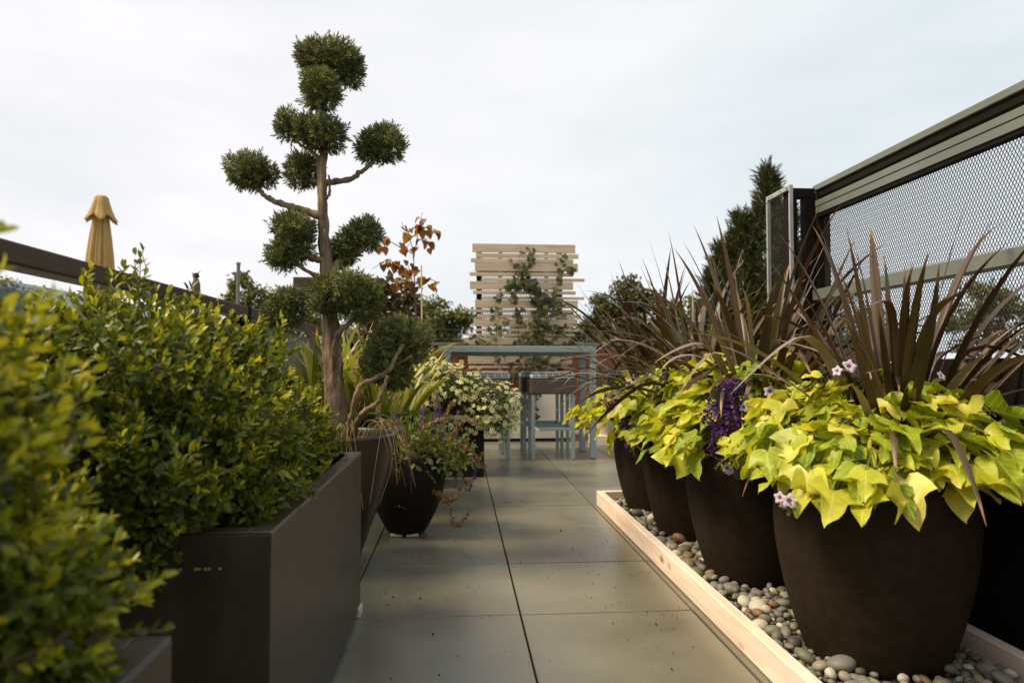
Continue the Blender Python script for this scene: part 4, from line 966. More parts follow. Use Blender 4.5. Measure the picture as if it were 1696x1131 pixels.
zr = PZ + .5
FL = ['tall bronze flax with the widest blades, in the nearest egg-shaped pot', 'bronze flax in the second egg-shaped pot, with bent-over leaf tips', 'bronze flax in the third egg-shaped pot', 'bronze flax in the farthest egg-shaped pot, leaning towards the trellis']
rr_ = rng(5)
flax(FL[0], POTS[0][0] + .11, POTS[0][1] + .04, zr, 135, (.36, .84), 101, .026, [(.05, 1.2, .92, .038, .2, .6, 0, 0), (.05, .4, 1.08, .034, .22, 1.1, 0, 0), (.06, -.2, 1.05, .032, .25, 1.5, 0, 0), (.05, 1.9, .86, .036, .14, .5, 0, 0), (.05, 3.0, .72, .05, .35, .3, 0, 0), (.05, 2.6, .8, .05, .2, .4, 0, 0), (.07, -1.0, .8, .05, .5, .4, 1.3, 0), (.06, 3.3, .8, .045, .42, .3, 1.6, 1), (.08, -1.35, .62, .03, .62, 1.9, 0, 0)])
flax(FL[1], POTS[1][0] + .02, POTS[1][1] + .02, zr, 150, (.5, 1.0), 112, .0265, [(.05, 3.4, .7, .04, .3, .5, 1.3, 1), (.05, -2.6, .72, .035, .35, 1.9, 0, 1), (.05, 2.2, .8, .04, .12, .2, 0, 0), (.05, .6, .8, .04, .15, .3, 0, 0), (.04, -2.2, .7, .032, .5, 2.2, 0, 0)])
flax(FL[2], POTS[2][0] + .01, POTS[2][1] + .02, zr, 140, (.5, 1.02), 123, .026, [(.05, 3.2, .85, .03, .18, .3, 0, 0), (.05, -2.8, .75, .03, .4, 1.8, 0, 1), (.05, -2.3, .66, .036, .4, 2.3, 0, 1)])
flax(FL[3], POTS[3][0], POTS[3][1] + .02, zr, 150, (.5, 1.05), 134, .0235, [(.05, 3.1, .9, .026, .45, .3, 0, 0), (.05, 2.9, .95, .026, .38, .3, 0, 0), (.05, 3.3, .85, .026, .55, .35, 0, 0), (.05, 3.0, .9, .026, .2, .15, 0, 0), (.05, -2.9, .7, .024, .5, 1.9, 0, 0), (.05, 2.7, .8, .026, .5, .25, 0, 0)])

gs = thing('strap_leaved_clump', 'yellow-green strap-leaved clump growing behind the cloud-pruned tree', 'plant', (-.72, 4.3, .35)); r = rng(61); q = MB()
for k in range(150):
    az = r.uniform(0, 2 * PI); u = r.random(); x_ = -.64 + r.uniform(-.3, .3)
    strap(q, (x_ + .06 * u * math.cos(az), 4.3 + .1 * r.normal(), .36), az, r.uniform(.5, .84), .042 * r.uniform(.6, 1.2), .06 + .36 * u, r.uniform(.2, 1.3), r, 0, 0)
q.build('strap_leaves', M['strapgreen'], gs, smooth=True)
gp = thing('box_planter', 'low charcoal planter hidden behind the tapered pot and the trough planter', 'planter', (-.72, 4.3, 0))
q = MB(); q.box(-1.0 + .03, -.28, 4.05, 4.55, .003, .34, .004); q.build('body', M['blackpot'], gp)
q = MB(); q.box(-.94, -.31, 4.08, 4.52, .3405, .352); q.build('soil', M['soil'], gp)

fe = thing('fern', 'feathery green fern between the cloud-pruned tree and the yellow flowers', 'fern', (-.33, 4.16, .35)); r = rng(66); q = MB(); qs = MB()
for k in range(30):
    az = r.uniform(0, 2 * PI); L = r.uniform(.25, .42); t = np.linspace(0, 1, 22); th = r.uniform(.2, .7) + 1.3 * t ** 1.4
    o = np.array([math.cos(az), math.sin(az), 0]); sd = np.array([-math.sin(az), math.cos(az), 0]); C = np.array([-.33 + .05 * r.normal(), 4.16 + .05 * r.normal(), .355]) + np.cumsum((np.sin(th)[:, None] * o + np.cos(th)[:, None] * UP) * L / 22, 0)
    tang = nrm(np.gradient(C, axis=0)); qs.tube(C, np.linspace(.0024, .0008, 22), 4, cap=False)
    for s in (-1, 1):
        tip = nrm(sd * s + tang * .5 - UP * .15); q.many(LEAFV * [.6, 1, 1], LEAFF, C[2:], frames(tip, np.cross(tang, sd)[2:] + r.normal(0, .1, (20, 3)) + UP * .2)[:20] if False else frames(tip[2:], np.cross(sd, tang)[2:] * -1 + UP * .6), L * .24 * np.sin(np.linspace(.35, PI * .98, 20)), 0)
q.build('fronds', M['fern'], fe, smooth=True); qs.build('stem', M['greenstem'], fe)

# ------------------------------------------------------------------ lime sweet-potato vines
LOB = [tlobed(1, 1.1, .2, .3), tlobed(2, 1.0, .36, .16, .08), tlobed(3, .7, .25, .4, .06), tlobed(4, 1.15, .5, .2, .08), tlobed(5, .95, .05, .5, .07)]


def potato(label, pot, n, seed, Lr, ztop=.29, zlow=-.07, rout=.37, gap=None):
    cx, cy = pot; t = thing('sweet_potato_vine', label, 'vine', (cx, cy, zr), 'lime sweet potato vines spilling over the egg-shaped pots'); r = rng(seed); q = MB(); st = MB()
    i = np.arange(n); u = (i + .5) / n; u = np.clip(u + r.normal(0, .05, n), 0, 1); az = i * 2.39996 + r.normal(0, .25, n)
    # the dome: from the crown of the mound out over the rim and down the side
    rad = np.interp(u, [0, .25, .55, .8, 1], [.13, .22, .31, rout * .97, rout]) * (1 + .07 * np.sin(4 * az + seed) + .05 * np.sin(7 * az + 2 * seed)) + r.normal(0, .026, n)
    z = np.interp(u, [0, .25, .55, .8, 1], [ztop, ztop - .04, ztop * .55, .06, zlow]) + r.normal(0, .03, n) + .03 * np.sin(3 * az + seed)
    el = np.interp(u, [0, .4, .75, 1], [1.5, 1.35, 1.1, .6])
    out = np.stack([np.cos(az), np.sin(az), 0 * az], -1); nor = out * np.cos(el)[:, None] + UP * np.sin(el)[:, None] + r.normal(0, .34, (n, 3))
    tip = out * np.interp(u, [0, .5, 1], [.9, .95, .75])[:, None] - UP * np.interp(u, [0, .5, 1], [-.1, .2, .55])[:, None] + r.normal(0, .34, (n, 3))
    L = r.uniform(*Lr, n) * np.interp(u, [0, .3, 1], [.75, 1, 1.02]); P = np.stack([cx + rad * np.cos(az), cy + rad * np.sin(az), zr + z], -1); Rm = frames(tip, nor); P = P - Rm[:, :, 1] * (L * .45)[:, None]
    kind = r.integers(0, 5, n)
    for k in range(5):
        s = kind == k; q.many(LOB[k][0] * [.84, 1, 1], LOB[k][1], P[s], Rm[s], L[s] * r.uniform(.8, 1.15, s.sum()), 0, LOB[k][0][:, :2])
    ni = n // 2; a2 = r.uniform(0, 2 * PI, ni); r2 = r.uniform(.1, rout - .1, ni)    # lower, inner leaves
    P2 = np.stack([cx + r2 * np.cos(a2), cy + r2 * np.sin(a2), zr + r.uniform(.0, ztop * .6, ni)], -1); q.many(LOB[2][0], LOB[2][1], P2, frames(np.stack([np.cos(a2), np.sin(a2), -.2 + 0 * a2], -1) + r.normal(0, .3, (ni, 3)), UP + r.normal(0, .35, (ni, 3))), r.uniform(*Lr, ni), 0, LOB[2][0][:, :2])
    q.build('leaves', M['potato'], t, smooth=True)
    for k in range(0, n, 1):
        b = np.array([cx + .1 * math.cos(az[k] + .5), cy + .1 * math.sin(az[k] + .5), zr + .0]); m_ = b * .5 + P[k] * .5 + UP * (.05 + .05 * r.random()); st.tube(smooth([b, m_, P[k]], 3), np.linspace(.0028, .0016, 7), 4, cap=False)
    st.build('stem', M['greenstem'], t)


potato('lime sweet potato vine with big lobed leaves, over the nearest egg-shaped pot', POTS[0], 480, 401, (.075, .118), .215, .045, .37)
potato('lime sweet potato vine over the second egg-shaped pot, beside the purple flowers', POTS[1], 420, 402, (.08, .125), .32, .0, .39)
potato('lime sweet potato vine over the third egg-shaped pot', POTS[2], 400, 403, (.08, .125), .30, -.04, .40)
potato('pale lime sweet potato vine over the farthest egg-shaped pot, next to the bar table', POTS[3], 340, 404, (.07, .115), .25, .06, .43)

# ------------------------------------------------------------------ petunias and heliotrope among the vines
FV, FP, FE = tflower()
FLV = MB().add(FV * .02, FP, 0).add(FV * .02, FE, 1); _f = FLV.build('flower', [M['petal'], M['petalc']], smooth=True); PETUNIA = _f.data; D.objects.remove(_f)


def petunia(label, spots, base, seed):
    t = thing('petunia_plant', label, 'flowers', base, 'white and lilac petunias in the egg-shaped pots'); r = rng(seed); q = MB(); lf = MB(); b = np.array(base)
    for (p, d, s) in spots:
        p = np.array(p); d = nrm(np.array(d, float)); Rm = frames(np.cross(d, [.3, .2, .9])[None], d[None])[0]
        o = D.objects.new('flower', PETUNIA); COL.objects.link(o); o.parent = t
        o.matrix_local = Matrix.Translation(tuple(p - b)) @ Matrix(Rm.tolist()).to_4x4() @ Matrix.Scale(s, 4)
        e = p - d * .014; m_ = b * .35 + e * .65 + UP * .02; q.tube(smooth([b, m_, e], 5), np.linspace(.0022, .0012, 11), 5, cap=False)
        n = 9; w = r.random((n, 1)); P = e * w + m_ * (1 - w) + r.normal(0, .012, (n, 3)); lf.many(LEAFV, LEAFF, P, frames(r.normal(0, 1, (n, 3)) + d, UP + r.normal(0, .5, (n, 3))), r.uniform(.014, .026, n), 0)
    q.build('stem', M['greenstem'], t); lf.build('leaves', M['midleaf'], t, smooth=True)


def spot(px, py, Y, d=(-.3, -1, .25), s=1.0): return (at(px, py, Y), d, s)


petunia('petunias at the front left of the nearest pot, low and against its dark side', [spot(1308, 829, 1.66), spot(1291, 824, 1.68, (-.8, -.6, .1), .85), spot(1299, 835, 1.67, (-.2, -.8, -.4), .7)], (POTS[0][0] - .2, POTS[0][1] - .16, zr - .02), 501)
petunia('petunias at the back of the nearest pot, in front of its flax leaves', [spot(1407, 606, 1.86, (-.2, -1, .35), 1.05), spot(1488, 603, 1.9, (.1, -.5, .9), 1.1), spot(1386, 614, 1.84, (-.8, -.6, .3), .8), spot(1560, 622, 1.84, (.3, -.8, .5), .8), spot(1440, 622, 1.8, (0, -.9, .3), .6)], (POTS[0][0], POTS[0][1] + .1, zr), 502)
petunia('petunias between the purple flower cluster and the nearest vine, on the second pot', [spot(1275, 648, 2.25, (-.3, -1, .3), 1.1), spot(1270, 678, 2.24, (.2, -1, .2), 1.2), spot(1232, 674, 2.25, (-.4, -1, .2), .9), spot(1204, 775, 2.25, (-.6, -.8, -.3), 1), spot(1226, 760, 2.24, (0, -1, .1), 1), spot(1240, 772, 2.24, (.3, -1, -.2), 1.1), spot(1209, 782, 2.25, (0, -.7, -.7), .9), spot(1237, 787, 2.24, (.2, -.8, -.5), .8)], (POTS[1][0] + .02, POTS[1][1] - .2, zr), 503)
petunia('petunias beside the dark purple flowers on the farthest pot', [spot(1043, 634, 3.50, (-.3, -1, .3), 1.2), spot(1053, 623, 3.52, (.2, -1, .3), 1), spot(1025, 655, 3.43, (-.2, -1, .2), 1.4), spot(1030, 668, 3.43, (-.2, -1, 0), 1.2), spot(1033, 681, 3.42, (-.1, -1, -.2), 1.3), spot(1042, 672, 3.43, (.4, -.9, 0), 1)], (POTS[3][0] - .12, POTS[3][1] - .2, zr), 504)


def tfloret():
    V = [(0, 0, 0)] + [(math.cos(a * PI / 5) * (1 if a % 2 == 0 else .62), math.sin(a * PI / 5) * (1 if a % 2 == 0 else .62), .18) for a in range(10)]
    return np.array(V), [(0, 1 + k, 1 + (k + 1) % 10) for k in range(10)]


FTV, FTF = tfloret()


def heliotrope(label, clusters, base, seed):
    t = thing('heliotrope_plant', label, 'flowers', base, 'purple heliotropes in the egg-shaped pots'); r = rng(seed); b = np.array(base); st = MB(); lf = MB()
    for (p, rd, n) in clusters:
        p = np.array(p); rd = rd * 1.2; n = int(n * 1.35); q = MB(); u = spherepts(r, n); u[:, 1] = -np.abs(u[:, 1]) * .8 + .1
        P = p + u * rd * r.uniform(.75, 1.08, (n, 1)); q.many(FTV, FTF, P, frames(r.normal(0, 1, (n, 3)), u + r.normal(0, .35, (n, 3))), r.uniform(.005, .0095, n), 0); q.build('flower_cluster', M['purple'], t)
        m_ = b * .4 + p * .6 + UP * .03; st.tube(smooth([b, m_, p], 4), np.linspace(.003, .0018, 9), 5, cap=False)
        for k in range(12):
            o = u[k] * .7; e = p + u[k] * rd * .85; st.tube([p, e], .0009, 4, cap=False)
        k = 7; w = r.random((k, 1)); lf.many(LEAFV * [1.1, 1, 1], LEAFF, m_ * (1 - w) + p * w + r.normal(0, .02, (k, 3)), frames(r.normal(0, 1, (k, 3)) - UP * .3, UP + r.normal(0, .5, (k, 3))), r.uniform(.04, .065, k), 0)
    st.build('stem', M['greenstem'], t); lf.build('leaves', M['darkleaf'], t, smooth=True)


hc = lambda px, py, Y, r, n: (at(px, py, Y), r, n)
heliotrope('bright purple heliotrope hanging over the front of the second pot', [hc(1205, 648, 2.28, .034, 90), hc(1190, 664, 2.27, .03, 80), hc(1212, 668, 2.27, .03, 80), hc(1182, 692, 2.25, .036, 110), hc(1208, 702, 2.24, .038, 110), hc(1192, 720, 2.24, .03, 80), hc(1215, 718, 2.24, .028, 70), hc(1190, 742, 2.25, .026, 60), hc(1196, 757, 2.25, .018, 30), hc(1222, 640, 2.29, .022, 40)], (POTS[1][0] - .08, POTS[1][1] - .18, zr), 601)
heliotrope('deep purple heliotrope trailing between the two farthest pots', [hc(1038, 704, 3.22, .036, 90), hc(1048, 720, 3.18, .036, 90), hc(1062, 726, 3.12, .034, 80), hc(1046, 738, 3.18, .026, 50), hc(1066, 712, 3.14, .03, 60), hc(1034, 692, 3.26, .024, 40)], (POTS[2][0] - .16, POTS[2][1] - .05, zr), 602)
heliotrope('dusky faded heliotrope at the left of the farthest pot', [hc(1010, 664, 3.44, .034, 60), hc(1016, 680, 3.43, .034, 60), hc(1022, 692, 3.42, .028, 40), hc(1006, 620, 3.52, .02, 30), hc(1018, 619, 3.52, .02, 30)], (POTS[3][0] - .18, POTS[3][1] - .12, zr), 603)

# ------------------------------------------------------------------ small yellow flowers in the tall box planter
bd = thing('yellow_flower_mound', 'frothy mound of small pale yellow flowers spilling from the tall black box planter', 'flowers', (-.02, 5.44, .612)); r = rng(71)
BE = [(at(720, 640, 5.4), (.24, .26, .17)), (at(755, 645, 5.35), (.24, .26, .13)), (at(812, 668, 5.3), (.21, .24, .13)), (at(705, 625, 5.5), (.18, .2, .15)), (at(825, 690, 5.25), (.13, .15, .13))]
P, Nn = ellip_shell(r, BE, 5200, .16, 72, .2); q = MB(); n = len(P); q.many(LEAFN * [1.1, 1, 1], LEAFNF, P, frames(Nn + r.normal(0, .8, P.shape), UP + r.normal(0, .8, P.shape)), r.uniform(.02, .045, n), (r.random(n) < .4).astype(int))
P2, N2 = ellip_shell(r, [(c, np.array(d) * .7) for c, d in BE], 3000, .12, 73, .15); q.many(LEAFN * [1.5, 1, 1], LEAFNF, P2, frames(r.normal(0, 1, P2.shape), r.normal(0, 1, P2.shape)), r.uniform(.03, .06, len(P2)), 0); q.build('foliage', [M['darkleaf'], M['midleaf']], bd)
DV, DF, DE = tdaisy(); o = MB().add(DV * .0185, DF, 0).add(DV * .0185, DE, 1).build('flower', [M['lemon'], M['lemonc']]); DAISY = o.data; D.objects.remove(o)
P, Nn = ellip_shell(r, BE, 1050, .12, 72, .2); P = P + Nn * .02
ex = np.array([at(r.normal(800, 28), 690 + abs(r.normal(0, 22)), 5.2 + r.uniform(-.04, .05)) for _ in range(60)] + [at(r.uniform(715, 770), r.uniform(598, 612), 5.35) for _ in range(10)] + [at(r.normal(765, 18), 690 + abs(r.normal(0, 10)), 5.19) for _ in range(14)])
P = np.concatenate([P, ex]); Nn = np.concatenate([Nn, np.tile([[0.1, -.8, .3]], (len(ex), 1))]); nn = nrm(Nn + UP * .5 + r.normal(0, .4, P.shape) + np.array([0, -.25, 0])); sc = r.uniform(.75, 1.25, len(P)) * (1 + .25 * (r.random(len(P)) < .1)); Rm = frames(np.cross(nn, r.normal(0, 1, P.shape)), nn); org = origin(bd)
od = np.argsort(-(sc / (np.linalg.norm(P, axis=1) + 2 * (Nn[:, 1] > .3))))
for i in od[:100]:
    o = D.objects.new('flower', DAISY); COL.objects.link(o); o.parent = bd; o.matrix_local = Matrix.Translation(tuple(P[i] - org)) @ Matrix(Rm[i].tolist()).to_4x4() @ Matrix.Scale(sc[i], 4)
q = MB(); s_ = od[100:]; q.many(DV * .0185, DF, P[s_], Rm[s_], sc[s_], 0).many(DV * .0185, DE, P[s_], Rm[s_], sc[s_], 1); tag(q.build('blossoms', [M['lemon'], M['lemonc']], bd), None, None, None, 'stuff')
q = MB()
for i in r.choice(len(P), 190, replace=False):
    b = np.array([-.02 + r.uniform(-.14, .14), 5.44 + r.uniform(-.14, .14), .61]); q.tube(smooth([b, b * .4 + P[i] * .6 + UP * .05, P[i] - nn[i] * .002], 4), np.linspace(.0022, .001, 9), 4, cap=False)
q.build('stem', M['greenstem'], bd)


# ------------------------------------------------------------------ sage with purple and dry spikes
def spike(q, st, C, n, r, m, w=.012, s0=.008):
    C = smooth(C, 6); L = len(C); st.tube(C, np.linspace(.0024, .0012, L), 5, cap=False); t = r.random(n) ** .9; i = np.clip((t * (L - 1)).astype(int), 0, L - 2); P = C[i] + (C[i + 1] - C[i]) * r.random((n, 1)); o = spherepts(r, n)
    q.many(LEAFV * [1.5, 1, 1.5], LEAFF, P + o * w * .25, frames(o + nrm(C[i + 1] - C[i]) * .7, r.normal(0, 1, (n, 3))), s0 * r.uniform(.6, 1.3, n) * (1.15 - .6 * t), m)


sg = thing('sage_plant', 'sage with green leaves, purple flower spikes and drooping dry spikes, in the small black pot', 'flowers', (SPX, SPY, .36)); r = rng(81); b0 = np.array([SPX, SPY, .36])
fo = MB(); st = MB()
E_ = [(at(700, 745, SPY), (.19, .19, .1)), (at(735, 755, SPY - .05), (.14, .15, .09)), (at(680, 725, SPY + .1), (.15, .15, .1))]
P, Nn = ellip_shell(r, E_, 900, .2, 82, .15); fo.many(LEAFV, LEAFF, P, frames(Nn + UP * .4 + r.normal(0, .5, P.shape), UP + Nn * .5 + r.normal(0, .4, P.shape)), r.uniform(.026, .05, len(P)), (r.random(len(P)) < .45).astype(int))
P2, N2 = ellip_shell(r, [(c, np.array(d) * .65) for c, d in E_], 500, .2, 83, .15); fo.many(LEAFV, LEAFF, P2, frames(r.normal(0, 1, P2.shape), UP + r.normal(0, .6, P2.shape)), r.uniform(.03, .05, len(P2)), 0)
fo.build('foliage', [M['midleaf'], M['fern']], sg, smooth=True)
for p_, n_ in [([(745, 760), (752, 735), (757, 705), (760, 682)], 130), ([(755, 790), (764, 770), (766, 745), (764, 722)], 130), ([(772, 812), (782, 795), (788, 778), (786, 762)], 90), ([(712, 720), (718, 700), (722, 676), (724, 655)], 120), ([(692, 715), (698, 700), (700, 685), (700, 668)], 90), ([(660, 708), (655, 690), (653, 668), (655, 648)], 80), ([(735, 730), (730, 700), (728, 676), (722, 650)], 110), ([(640, 715), (632, 700), (628, 684), (626, 668)], 60)]:
    q = MB(); spike(q, st, [b0 * .5 + np.array(at(*p_[0], SPY - .04)) * .5] + [at(a, c, SPY - .06) for a, c in p_], int(n_ * 1.25), r, 0, .018, .0135); q.build('flower_spike', M['salvia'], sg)
for p_, n_ in [([(715, 815), (738, 832), (752, 868), (768, 862), (780, 838)], 110), ([(705, 800), (728, 820), (745, 828), (768, 812), (776, 792)], 90), ([(745, 735), (765, 740), (785, 752), (798, 772), (806, 771)], 80), ([(640, 800), (655, 834), (672, 836), (682, 826), (686, 808)], 50), ([(725, 745), (745, 722), (758, 708), (774, 690)], 50), ([(755, 775), (772, 768), (790, 762), (800, 750)], 40), ([(690, 720), (704, 708), (722, 696), (748, 688)], 40), ([(735, 700), (742, 682), (747, 668)], 30), ([(660, 720), (672, 742), (700, 770), (722, 800)], 40), ([(770, 742), (774, 728), (775, 712)], 26)]:
    q = MB(); spike(q, st, [at(*p_[0], SPY - .1)] + [at(a, c, SPY - .16) for a, c in p_[1:]], int(n_ * 2), r, 0, .016, .0155); q.build('dry_spike', M['drybud'], sg)
st.build('stem', M['drystem'], sg)

# ------------------------------------------------------------------ red-leaved sapling with its cane
HV, HF = tlobed(9, 0, .35, .25, .03)
rs = thing('red_leaved_sapling', 'young tree with drooping heart-shaped red-brown leaves, behind the yellow flowers', 'tree', (-.30, 4.95, .3)); r = rng(88); Y = 4.95
zz = lambda *p: smooth([at(a, b, Y + (p_[0] if p_ else 0)) for a, b, *p_ in p], 6, .0015, r)
stems = [zz((692, 640), (690, 560), (688, 500), (680, 455), (672, 430)), zz((688, 500), (686, 460), (684, 420), (676, 385), (664, 368)), zz((684, 430), (690, 400), (694, 375), (700, 352)), zz((680, 455), (660, 440), (640, 432), (616, 446)), zz((676, 385), (690, 376), (712, 378), (730, 384)),
         zz((684, 420), (664, 410), (640, 398), (630, 408)), zz((688, 470), (702, 462), (716, 464), (728, 470)), zz((688, 480), (668, 470), (650, 470)), zz((690, 400), (704, 396), (716, 415))]
q = MB()
for c in stems: q.tube(c, np.linspace(.0085 if c is stems[0] else .0045, .0016, len(c)), 7)
q.build('trunk', M['twig'], rs, smooth=True)
q = MB()
for k, c in enumerate(stems):
    n = [8, 11, 8, 12, 11, 11, 8, 9, 6][k]; t = r.uniform(.3 if k else .55, 1, n); P = c[np.clip((t * (len(c) - 1)).astype(int), 0, len(c) - 1)] + r.normal(0, .014, (n, 3)); a = r.uniform(0, 2 * PI, n)
    tip = np.stack([np.cos(a) * .75, np.sin(a) * .75, -.8 + 0 * a], -1) + r.normal(0, .25, (n, 3)); q.many(HV, HF, P, frames(tip, np.stack([np.cos(a), np.sin(a), .9 + 0 * a], -1) + r.normal(0, .3, (n, 3))), r.uniform(.042, .075, n), 0)
q.build('leaves', M['redleaf'], rs, smooth=True)
p0, p1 = at(698, 440, 4.9), at(700, 640, 4.9); q = MB(); q.tube([p1 - [0, 0, .2], p0], [.006, .005], 8); q.build('support_cane', M['bamboo'], loc=tuple(p1 - [0, 0, .2]), props=('thin bamboo cane standing beside the red-leaved sapling', 'cane'))
q = MB(); q.box(-.50, -.15, 4.75, 5.12, .003, .32, .006); pt = thing('square_pot', 'low dark square pot of the red-leaved sapling, hidden behind the sage', 'plant pot', (-.32, 4.93, 0)); q.build('body', M['blackpot'], pt)
q = MB(); q.box(-.47, -.18, 4.78, 5.09, .3205, .33); q.build('soil', M['soil'], pt)


# ------------------------------------------------------------------ climbing vine on the trellis
cv = thing('climbing_vine', 'dark green vine climbing up the middle of the pale slatted trellis', 'vine', (.75, 8.06, .55)); r = rng(93)
vx = lambda a, b, dy=0: np.array(at(770 + a / 4.714, 390 + b / 4.714, YS - .03 + dy))
VP = [[(520, 1180), (530, 1000), (560, 800), (570, 620), (560, 480), (500, 380), (470, 250)], [(500, 1180), (430, 960), (420, 760), (400, 560), (380, 440), (420, 330), (480, 250), (520, 180), (500, 90)], [(560, 1180), (640, 980), (690, 780), (640, 700), (690, 560), (700, 440), (730, 320), (760, 180)],
      [(520, 1180), (330, 1000), (240, 820), (260, 680), (230, 560), (250, 450)], [(480, 1180), (300, 1040), (150, 860), (60, 790)], [(560, 1000), (600, 760), (620, 560), (590, 470), (540, 400), (470, 370), (340, 380)], [(540, 1180), (700, 1030), (780, 960), (820, 880), (760, 780), (720, 700)], [(640, 700), (700, 600), (740, 540), (680, 480)],
      [(560, 400), (430, 300), (330, 160)], [(730, 320), (800, 250), (830, 240)], [(420, 330), (430, 140)], [(820, 880), (850, 740)], [(240, 820), (150, 700)], [(520, 1180), (470, 900), (500, 700)]]
q = MB(); lf = MB(); k5 = []
for a in (-1.15, -.6, 0, .6, 1.15):
    Rz = np.array([[math.cos(a), -math.sin(a), 0], [math.sin(a), math.cos(a), 0], [0, 0, 1]]); k5.append((LEAFV * [.95, 1, 1]) @ Rz.T * (1 - .22 * abs(a)))
PV = np.concatenate(k5); PF = [tuple(i + 8 * j for i in f) for j in range(5) for f in LEAFF]
for j, path in enumerate(VP):
    c = smooth([vx(a, b, -.015) for a, b in path], 8, .006, r); q.tube(c, np.linspace(.005, .0015, len(c)), 5)
    n = int(len(c) * [2.4, 1.0, .8, .8, .8, 2.6, .9, .5, .3, .4, .25, .4, .4, 2.2][j]); i = r.integers(0, len(c), n); low = np.clip((1.6 - c[i, 2]) / .8, 0, 1)
    P = c[i] + np.stack([r.normal(0, .028 + .05 * low), -np.abs(r.normal(.02, .035 + .02 * low)), r.normal(0, .03 + .03 * low)], -1)
    lf.many(PV, PF, P, frames(np.stack([r.normal(0, .7, n), -.3 + r.normal(0, .3, n), -.7 + r.normal(0, .4, n)], -1), np.stack([r.normal(0, .4, n), -1 + 0 * P[:, 0], .5 + r.normal(0, .3, n)], -1)), r.uniform(.04, .075, n), 0)
# sprays hanging over the front of the white planter
for x0 in (.78, .84, .72):
    c = smooth([(x0, 7.68, .57), (x0 + .02, 7.6, .55), (x0 + r.normal(0, .04), 7.585, .42), (x0 + r.normal(0, .06), 7.58, r.uniform(.24, .34))], 6, .003, r); q.tube(c, .002, 4); n = 22; i = r.integers(6, len(c), n)
    lf.many(PV, PF, c[i] + np.stack([r.normal(0, .03, n), -np.abs(r.normal(0, .015, n)), r.normal(0, .02, n)], -1), frames(np.stack([r.normal(0, .7, n), -.2 + 0 * i, -.8 + 0 * i], -1), np.stack([r.normal(0, .3, n), -1 + 0 * i, .4 + 0 * i], -1)), r.uniform(.03, .05, n), 0)
q.build('stem', M['twig'], cv); lf.build('leaves', M['vine'], cv, smooth=True)
# low foliage in the pale stone pot by the back fence
wpp = thing('leafy_plant', 'dark leafy plant in the pale stone pot near the back fence', 'plant', (1.64, 7.3, .52)); r = rng(95); q = MB()
P, Nn = ellip_shell(r, [((1.64, 7.3, .64), (.22, .22, .15))], 500, .2, 96, .2); q.many(LEAFV, LEAFF, P, frames(Nn + r.normal(0, .5, P.shape), UP + r.normal(0, .5, P.shape)), r.uniform(.04, .07, len(P)), 0); q.build('leaves', M['darkleaf'], wpp, smooth=True)
q = MB()
for k in range(24): q.tube([(1.64, 7.3, .525), P[k * 9] * .9 + np.array([1.64, 7.3, .6]) * .1], .003, 4)
q.build('stem', M['greenstem'], wpp)


# ------------------------------------------------------------------ trees beyond the terrace
def leafy(label, name, base, h, crown, n, leaf, seed, m, nb=42, trunk_r=.16, group='trees beyond the terrace', fill=.5, dense=1.0):
    """crown: list of ellipsoids relative to the base; leaf clumps through its volume"""
    t = thing(name, label, 'tree', base, group); r = rng(seed); b = np.array(base, float); q = MB(); w = MB()
    top = b + np.array([0, 0, h]); trunkp = smooth([b, b + [r.normal(0, .1), 0, h * .35], b + [r.normal(0, .15), 0, h * .62], b + [0, 0, h * .85]], 5, .02, r); w.tube(trunkp, np.linspace(trunk_r, trunk_r * .2, len(trunkp)), 8)
    vol = np.array([e[1][0] * e[1][1] * e[1][2] for e in crown]); vol /= vol.sum()
    for k, (c, rd) in enumerate(crown):
        nk = max(4, int(nb * vol[k])); u = spherepts(r, nk) * (r.random((nk, 1)) ** (1 / 2.6)); cc = b + np.array(c) + u * np.array(rd)
        for p in cc:
            s = r.uniform(.5, 1.15) * (np.prod(rd) ** (1 / 3)) * .52; ln = int(n / nb * r.uniform(.6, 1.4) * dense)
            i = int(np.clip((p[2] - b[2]) / h * len(trunkp) * .75, 1, len(trunkp) - 1)); a0 = trunkp[i]; w.tube(smooth([a0, a0 * .45 + p * .55 + UP * .1 * s, p], 3), [trunk_r * .3, trunk_r * .25, trunk_r * .2, trunk_r * .16, trunk_r * .12, .012, .006][:7], 5, cap=False)
            v = spherepts(r, ln) * (r.random((ln, 1)) ** .45) * s * np.array([1, 1, .72]); P = p + v
            q.many(LEAFV * [1.3, 1, 1], LEAFF, P, frames(r.normal(0, 1, P.shape) - UP * .4, nrm(v) + UP * .6 + r.normal(0, .6, P.shape)), leaf * r.uniform(.6, 1.3, ln), 0)
    w.build('trunk', M['trunk'], t, smooth=True); q.build('crown', m, t)


